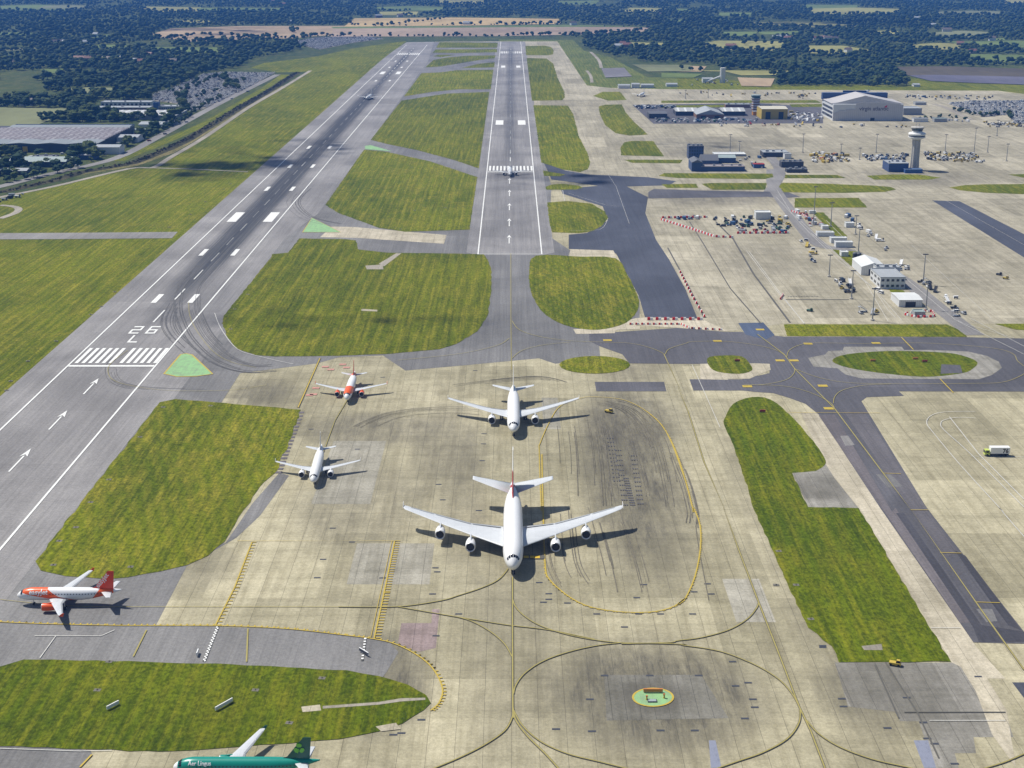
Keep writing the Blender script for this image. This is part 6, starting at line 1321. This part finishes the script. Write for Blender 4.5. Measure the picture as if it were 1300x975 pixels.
for px, py, lb in ((821, 889, 'small yellow marker left on the green painted patch'), (843, 887, 'small yellow marker right on the green painted patch')):
    x, y = G(px, py); t = thing('marker_post', lb, 'marker', (x, y, .24)); mb = MB(); mb.cyl(0, 0, 0, .9, .35, .15, 10); mb.build('cone', m_paint[5], t); mb = MB(); mb.cyl(0, 0, .91, 1.3, .3, n=10); mb.build('lamp', m_paint[7], t)
x, y = G(828, 891); t = thing('access_hatch', 'dark square hatch on the green painted patch', 'hatch', (x, y, .24)); mb = MB(); mb.box(-1.3, 1.3, -.8, .8, 0, .25); mb.build('frame', m_dk, t); mb = MB(); mb.box(-1.1, 1.1, -.6, .6, .251, .32); mb.build('lid', m_rgreen, t)
# painted gate boxes under the big airliner, and pink stand numbers
gb = MB()
for (px, py) in ((668, 708), (676, 708), (682, 708)): c = G(px, py); rect(gb, c[0] - .9, c[0] + .9, c[1] - 1.1, c[1] + 1.1, .33)
struct(gb.build('yellow_stand_marking', flat('strong_yellow_paint', (.60, .40, .03), .6)))
gb = MB(); c = G(675, 708); rect(gb, c[0] - 4.6, c[0] + 4.6, c[1] - 1.6, c[1] + 1.6, .328); struct(gb.build('black_stand_marking', m_edge))
gb = MB()
for (px, py) in ((413, 466), (420, 469.5), (435, 463), (401, 493), (393, 502), (398, 501), (440, 467)): c = G(px, py); rect(gb, c[0] - 1.7, c[0] + 1.7, c[1] - 1.3, c[1] + 1.3, .25)
struct(gb.build('pink_stand_marking', mat_paint('pink_paint', (.50, .25, .20), .6)))
# white concrete ramp pad at the tip of the bottom island; pads inside
sheet('concrete_patch', g(q('I', (138, 822), (215, 808), (232, 832), (160, 840))), .24, m_concL); sheet('concrete_patch', g(q('I', (-60, 745), (150, 730), (235, 716), (325, 714), (325, 722), (235, 728), (150, 740), (-60, 755))), .24, m_path)
sheet('concrete_patch', g(q('H', (1130, 748), (1200, 740), (1205, 762), (1135, 768))), .25, m_concL)
sheet('concrete_patch', g([(1195, 463), (1219, 464), (1222, 474), (1194, 475)]), .24, m_dark); sheet('concrete_patch', g(q('D', (1010, 0), (1011, 1), (1012, 0))), .05, m_concL)
sheet('concrete_patch', g(q('E', (85, 214), (145, 218), (145, 224), (85, 222))), .24, m_concL); sheet('concrete_patch', g(q('E', (100, 52), (165, 48), (168, 66), (105, 66))), .24, m_path); sheet('concrete_patch', g(q('E', (150, 45), (215, 6), (235, 6), (170, 55))), .242, m_path)
sheet('concrete_patch', g(q('J', (690, 520), (765, 512), (770, 535), (700, 535))), .24, m_path)
cq = MB(); cw = MB()
for (a, b) in (((817, 447), (765, 578)),):
    A_, B_ = G(*q('H', a)[0]), G(*q('H', b)[0]); n = 26
    for i in range(n):
        t_ = (i + .5) / n; x, y = A_[0] + (B_[0] - A_[0]) * t_, A_[1] + (B_[1] - A_[1]) * t_; hgt_ = abs(B_[1] - A_[1]) / n / 2
        for k_, m_ in ((0, cq), (1, cw)): rect(m_ if i % 2 else (cw, cq)[k_], x - .45 + k_ * .45, x + k_ * .45, y - hgt_, y + hgt_, .30)
A_, B_ = G(*q('I', (100, 490))[0]), G(*q('I', (88, 575))[0])
for i in range(16):
    t_ = (i + .5) / 16; x, y = A_[0] + (B_[0] - A_[0]) * t_, A_[1] + (B_[1] - A_[1]) * t_; rect(cq if i % 2 else cw, x - .35, x + .35, y - .5, y + .5, .30)
struct(cq.build('black_chequer_marking', m_edge)); struct(cw.build('white_chequer_marking', m_white))
# ================================================================== TREES
def foliage(name, c, seed):
    k = NM(name, .9, .12); f = k.noise((.35, .35, .35), 4, .75, 0, (seed, 0, 0)); f2 = k.noise((.02, .02, .02), 3, .6, 0, (0, seed, 0))
    col = k.mix(k.rng(f, .3, .7), mul(c, .6), mul(c, 1.45)); col = k.mix(k.rng(f2, .35, .65), mul(c, .9), col); 
    return k.out(k.mix(k.math('MULTIPLY', k.rng(f2, .4, .7), .35), col, (c[0] * 1.5, c[1] * 1.25, c[2] * .9)))
m_fol = [foliage('dark_oak_foliage', (.032, .056, .022), 1), foliage('olive_foliage', (.066, .090, .028), 4), foliage('bluish_foliage', (.034, .062, .036), 8)]
m_bark = flat('bark', (.08, .06, .045), .9)
npr = np.random.RandomState(5)
def ico():
    bm = bmesh.new(); bmesh.ops.create_icosphere(bm, subdivisions=2, radius=1); v = np.array([x.co[:] for x in bm.verts]); f = np.array([[x.index for x in p.verts] for p in bm.faces]); bm.free(); return v, f
def ico1():
    bm = bmesh.new(); bmesh.ops.create_icosphere(bm, subdivisions=1, radius=1); v = np.array([x.co[:] for x in bm.verts]); f = np.array([[x.index for x in p.verts] for p in bm.faces]); bm.free(); return v, f
IV, IF = ico1()
def crown_template(seed, lobes, leaves, tall=1.0):
    r = np.random.RandomState(seed); V = []; Fc = []; n = 0; cs = []
    for i in range(lobes):
        a = r.uniform(0, 6.28); rr_ = r.uniform(.12, .62) if i else 0; z = r.uniform(-.45, .6) if i else .1
        c = np.array([rr_ * math.cos(a), rr_ * math.sin(a), z * tall]); s = r.uniform(.30, .52) if i else .62
        v = IV * s * (1 + r.uniform(-.28, .28, (len(IV), 1))) * np.array([1, 1, .85 * tall]) + c; V.append(v); Fc.append(IF + n); n += len(v); cs.append((c, s))
    for i in range(leaves):
        c, s = cs[r.randint(lobes)]; d = r.normal(size=3); d /= np.linalg.norm(d); d[2] = abs(d[2]) * .9 + d[2] * .1; p = c + d * s * r.uniform(.9, 1.22); u = r.normal(size=3); u /= np.linalg.norm(u); w = np.cross(u, d); l = r.uniform(.05, .12)
        V.append(np.array([p + u * l, p - u * l * .6 + w * l, p - u * l * .6 - w * l])); Fc.append(np.array([[n, n + 1, n + 2]])); n += 3
    return np.vstack(V), np.vstack(Fc)
TRI_HI = [crown_template(i, 13, 150, (1.0, .85, 1.15, 1.0)[i % 4]) for i in range(5)]
TRI_LO = [crown_template(20 + i, 6, 34, (.9, 1.05, .8)[i % 3]) for i in range(6)]
TRI_XL = [crown_template(40 + i, 3, 10, (.8, .95)[i % 2]) for i in range(5)]
def crown_mesh(nm, T, m):
    me = bpy.data.meshes.new(nm); me.from_pydata([tuple(x) for x in T[0]], [], [tuple(int(i) for i in f) for f in T[1]]); me.materials.append(m); return me
HM = [[crown_mesh('crown', T, m) for T in TRI_HI] for m in m_fol]
tb = MB(); tb.cyl(0, 0, 0, .55, .075, .045, 7)
for i in range(4): a = i * 1.6; tb.tube((0, 0, .40), (.28 * math.cos(a), .28 * math.sin(a), .68), .022, 5)
TM = tb.build('trunk', m_bark); tmesh = TM.data; bpy.data.objects.remove(TM)
W1 = [(-60, 236), (60, 216), (140, 198), (195, 170), (262, 132), (300, 106), (268, 92), (300, 87), (312, 81), (330, 74), (388, 62), (390, 50), (470, 47), (700, 46), (700, -16), (-60, -16)]
W2 = [(700, 44), (738, 49), (742, 60), (783, 74), (790, 70), (815, 78), (905, 83), (935, 97), (985, 109), (1155, 110), (1150, 97), (1115, 85), (1360, 84), (1360, -16), (700, -16)]
EXB = [zz(0, 100, 5.2, (-400, 300), (220, 292), (910, 285), (930, 300), (660, 450), (560, 480), (430, 500), (430, 545), (280, 520), (100, 500), (-400, 500)), zz(0, 100, 5.2, (660, 145), (1050, 140), (1200, 180), (1210, 250), (900, 262), (700, 225), (560, 210)), PARKS[1][1], PARKS[2][1],
       [(22, 200), (84, 200), (84, 215), (22, 215)], [(119, 180), (154, 180), (154, 200), (119, 200)], [(140, 168), (177, 168), (177, 184), (140, 184)], [(156, 160), (187, 160), (187, 173), (156, 173)], [(174, 153), (208, 153), (208, 165), (174, 165)], [(-40, 200), (14, 200), (14, 215), (-40, 215)],
       q('C', (110, 262), (235, 262), (380, 290), (360, 330), (200, 330), (0, 330), (0, 296)), q('B', (1040, 170), (1100, 168), (1090, 190), (1040, 188))] + FIELDS
bb = [(min(x for x, _ in e), max(x for x, _ in e), min(y for _, y in e), max(y for _, y in e), e) for e in EXB]
sites = []
def try_site(x, y, dens=1.0, R0=None, force=None):
    px, py = P(x, y)
    if force is None:
        if not (-50 < px < 1350 and -15 < py < 250): return
        if not (inside((px, py), W1) or inside((px, py), W2)): return
        for a, b, c, d, e in bb:
            if a <= px <= b and c <= py <= d and inside((px, py), e): return
    D = y; r = R0 or (npr.uniform(3.2, 6.0) if npr.rand() < .55 else npr.uniform(5.5, 10.0)); sites.append((x, y, r, r * npr.uniform(1.3, 1.75)))
from mathutils import noise as MN
y = 1150.0
while y < 6600:
    stp = 9.0 + max(0, (y - 1500)) / 4500 * 24; xm = 380 + y * .37; sx = 9.5 + max(0, (y - 1500)) / 4500 * 6.5; x = -xm
    while x < xm:
        jx, jy = x + npr.uniform(-.45, .45) * sx, y + npr.uniform(-.45, .45) * stp
        d = MN.noise(Vector((jx * .0045, jy * .0022, 3))) + .55 * MN.noise(Vector((jx * .02, jy * .008, 9)))
        if d > (-.42 if jy < 2400 else -.34): try_site(jx, jy)
        x += sx
    y += stp
def line_trees(pts, sp, r0, r1, jit=3):
    pp = [Vector(p) for p in g(pts)]
    for a, b in zip(pp[:-1], pp[1:]):
        n = max(1, int((b - a).length / sp))
        for i in range(n): p = a + (b - a) * ((i + npr.uniform(.2, .8)) / n); try_site(p.x + npr.uniform(-jit, jit), p.y + npr.uniform(-jit, jit), R0=npr.uniform(r0, r1), force=1)
line_trees(zz(0, 100, 5.2, (250, 265), (500, 262), (900, 275)), 7, 5, 7.5); line_trees(zz(0, 100, 5.2, (260, 280), (850, 285)), 9, 4.5, 6)
line_trees(zz(0, 100, 5.2, (560, 560), (640, 520), (800, 465), (960, 390), (1080, 330), (1200, 270), (1300, 210)), 15, 2.8, 4.6, 3); line_trees(zz(0, 100, 5.2, (0, 650), (240, 610), (520, 560)), 11, 4.5, 7, 6); line_trees(zz(0, 100, 5.2, (0, 690), (300, 640), (520, 585)), 10, 4, 6, 3)
line_trees(zz(0, 100, 5.2, (-60, 515), (100, 520)), 9, 4, 6.5, 6); line_trees(zz(0, 100, 5.2, (0, 590), (130, 600), (420, 570)), 10, 4, 6, 6); line_trees(zz(0, 100, 5.2, (440, 515), (620, 480), (650, 440)), 9, 3.5, 5.5, 4); line_trees(zz(0, 100, 5.2, (70, 500), (140, 500)), 9, 5, 7); line_trees(zz(0, 100, 5.2, (230, 510), (300, 508)), 9, 5, 7); line_trees(zz(0, 100, 5.2, (440, 530), (600, 505)), 9, 4, 6)
line_trees(zz(180, 70, 4.333, (170, 230), (240, 240), (240, 215)), 9, 5, 7); line_trees(zz(180, 70, 4.333, (370, 130), (450, 135), (500, 180), (530, 190)), 9, 5, 7); line_trees(zz(180, 70, 4.333, (80, 215), (250, 190), (330, 150), (450, 112)), 14, 3.5, 6, 8); line_trees(zz(180, 70, 4.333, (240, 250), (350, 215), (440, 190), (560, 135)), 18, 3.5, 5.5, 8); line_trees(zz(180, 70, 4.333, (0, 470), (200, 380), (370, 265), (440, 235)), 12, 3, 4.5)
line_trees(q('C', (1040, 415), (1130, 438), (1240, 428), (1255, 450)), 6, 2.5, 4, 3); line_trees(q('C', (900, 452), (1000, 440), (1100, 455)), 9, 2, 3.5, 4); line_trees(q('A', (1100, 125), (1090, 112), (1120, 118)), 12, 6, 8)
line_trees(q('B', (480, 96), (600, 97), (830, 98)), 22, 6, 9); line_trees(q('B', (0, 75), (60, 98), (150, 103), (400, 74)), 28, 6, 9); line_trees(q('A', (640, 150), (740, 135), (900, 142), (1000, 142)), 18, 7, 9, 8); line_trees(q('B', (640, 140), (740, 135), (900, 132)), 14, 6, 8, 8)
line_trees(q('C', (250, 172), (265, 160), (370, 172), (600, 160)), 25, 7, 9); line_trees(q('C', (0, 262), (100, 268)), 12, 4, 6); line_trees(q('B', (-20, 139), (350, 140), (640, 140)), 13, 4, 6, 6)
# keep trees out of the airfield
sites.sort(key=lambda s: s[1] / s[2])
NI = 296; used_lb = {}
LAND = [((60, 200), 'beside the lower estate sheds'), ((150, 190), 'among the estate units by the road'), ((110, 150), 'in the belt behind the vast warehouse'), ((215, 140), 'beside the ribbed white roof'), ((250, 120), 'at the long left car park'), ((10, 180), 'left of the vast warehouse'), ((1240, 145), 'beside the right-hand car park'), ((1180, 150), 'by the huts right of the silver hangar'), ((1000, 100), 'in the wood behind the far apron'), ((300, 75), 'in the dark wood by the left airfield corner'), ((800, 70), 'in the wood beyond the right airfield corner'), ((650, 45), 'in the hedge beyond the runway ends'), ((60, 130), 'in the left-hand woods beyond the meadow'), ((1200, 80), 'above the dark embankment')]
ci = 0
for i, (x, y, r, h) in enumerate(sites[:NI]):
    px, py = P(x, y); lb = min(LAND, key=lambda L: (L[0][0] - px) ** 2 + 4 * (L[0][1] - py) ** 2)[1]; mi = npr.choice([0, 0, 1, 2]); ti = npr.randint(5)
    t = thing('broadleaf_tree', '%s %s leafy tree %s' % ('large' if r > 6.3 else ('mid-sized' if r > 4.5 else 'small'), ('dark green', 'olive green', 'deep green')[mi], lb), 'tree', (x, y, 0), npr.uniform(0, 6.28), 'trees ' + lb)
    c = bpy.data.objects.new('crown', HM[mi][ti]); COL.objects.link(c); c.parent = t; c.location = (0, 0, h * .60); c.scale = (r * .98, r * .98, h * .48)
    k = bpy.data.objects.new('trunk', tmesh); COL.objects.link(k); k.parent = t; k.scale = (r * .8, r * .8, h * .85)
def merged(name, lst, T, label, cat):
    groups = {}
    V = []; Fc = []; Mi = []; n = 0
    for (x, y, r, h) in lst:
        tv_, tf_ = T[npr.randint(len(T))]; a = npr.uniform(0, 6.28); c, s = math.cos(a), math.sin(a)
        v = tv_ * np.array([r * .98, r * .98, h * .52]); v = np.stack([v[:, 0] * c - v[:, 1] * s + x, v[:, 0] * s + v[:, 1] * c + y, v[:, 2] + h * .56], 1)
        V.append(v.astype(np.float32)); Fc.append(tf_ + n); n += len(v); Mi.append(np.full(len(tf_), npr.choice([0, 0, 1, 2]), dtype=np.int32))
    V = np.vstack(V); Fc = np.vstack(Fc).astype(np.int32); Mi = np.concatenate(Mi); me = bpy.data.meshes.new(name)
    me.vertices.add(len(V)); me.vertices.foreach_set('co', V.ravel()); me.loops.add(Fc.size); me.loops.foreach_set('vertex_index', Fc.ravel()); me.polygons.add(len(Fc)); me.polygons.foreach_set('loop_start', np.arange(0, Fc.size, 3, dtype=np.int32)); me.polygons.foreach_set('loop_total', np.full(len(Fc), 3, dtype=np.int32))
    for m in m_fol: me.materials.append(m)
    me.polygons.foreach_set('material_index', Mi); me.update(); me.validate(); o = bpy.data.objects.new(name, me); COL.objects.link(o); tag(o, label, cat); o['kind'] = 'stuff'; return len(Fc)
rest = sites[NI:]; mid = [s for s in rest if s[1] < 2600]; far = [s for s in rest if s[1] >= 2600]
print('trees', len(sites), len(mid), len(far), merged('woodland', mid, TRI_LO, 'dark green woodland around the airfield edges and estate', 'woodland'), merged('far_woodland', far, TRI_XL, 'bluish far-off woodland and hedges filling the distance', 'woodland'))
# hedge and brook bank between road and path
hs = []
pp = [Vector(p) for p in g(q('A', (0, 722), (200, 678), (300, 648), (500, 612), (640, 552), (700, 525), (900, 402), (1000, 345), (1115, 272)))]
for a, b in zip(pp[:-1], pp[1:]):
    n = int((b - a).length / 2.2)
    for i in range(n): p = a + (b - a) * (i / n); hs.append((p.x + npr.uniform(-4, 4), p.y + npr.uniform(-6, 6), npr.uniform(1.2, 2.8), npr.uniform(1.0, 2.6)))
_f = list(m_fol); m_fol[:] = [foliage('brown_hedge', (.055, .045, .022), 12), foliage('dark_hedge', (.03, .04, .014), 14), foliage('olive_hedge', (.05, .055, .018), 16)]
merged('hedge', hs, TRI_XL, 'straggling brown-green scrub along the brook beside the path', 'scrub'); m_fol[:] = _f
# ------------------------------------------------------------------ haze
mb = MB(); mb.box(-8990, 8990, -290, 7600, -1, 214); hz = mb.build('haze', []); m = bpy.data.materials.new('haze_air'); m.use_nodes = True; n_ = m.node_tree; n_.nodes.remove(n_.nodes['Principled BSDF']); pv = n_.nodes.new('ShaderNodeVolumePrincipled'); pv.inputs['Density'].default_value = HAZE
pv.inputs['Color'].default_value = (.10, .34, 1.0, 1); n_.links.new(pv.outputs[0], n_.nodes['Material Output'].inputs['Volume']); hz.data.materials.append(m); tag(hz, 'thin blue summer haze over the distant woods', 'haze'); hz['kind'] = 'stuff'
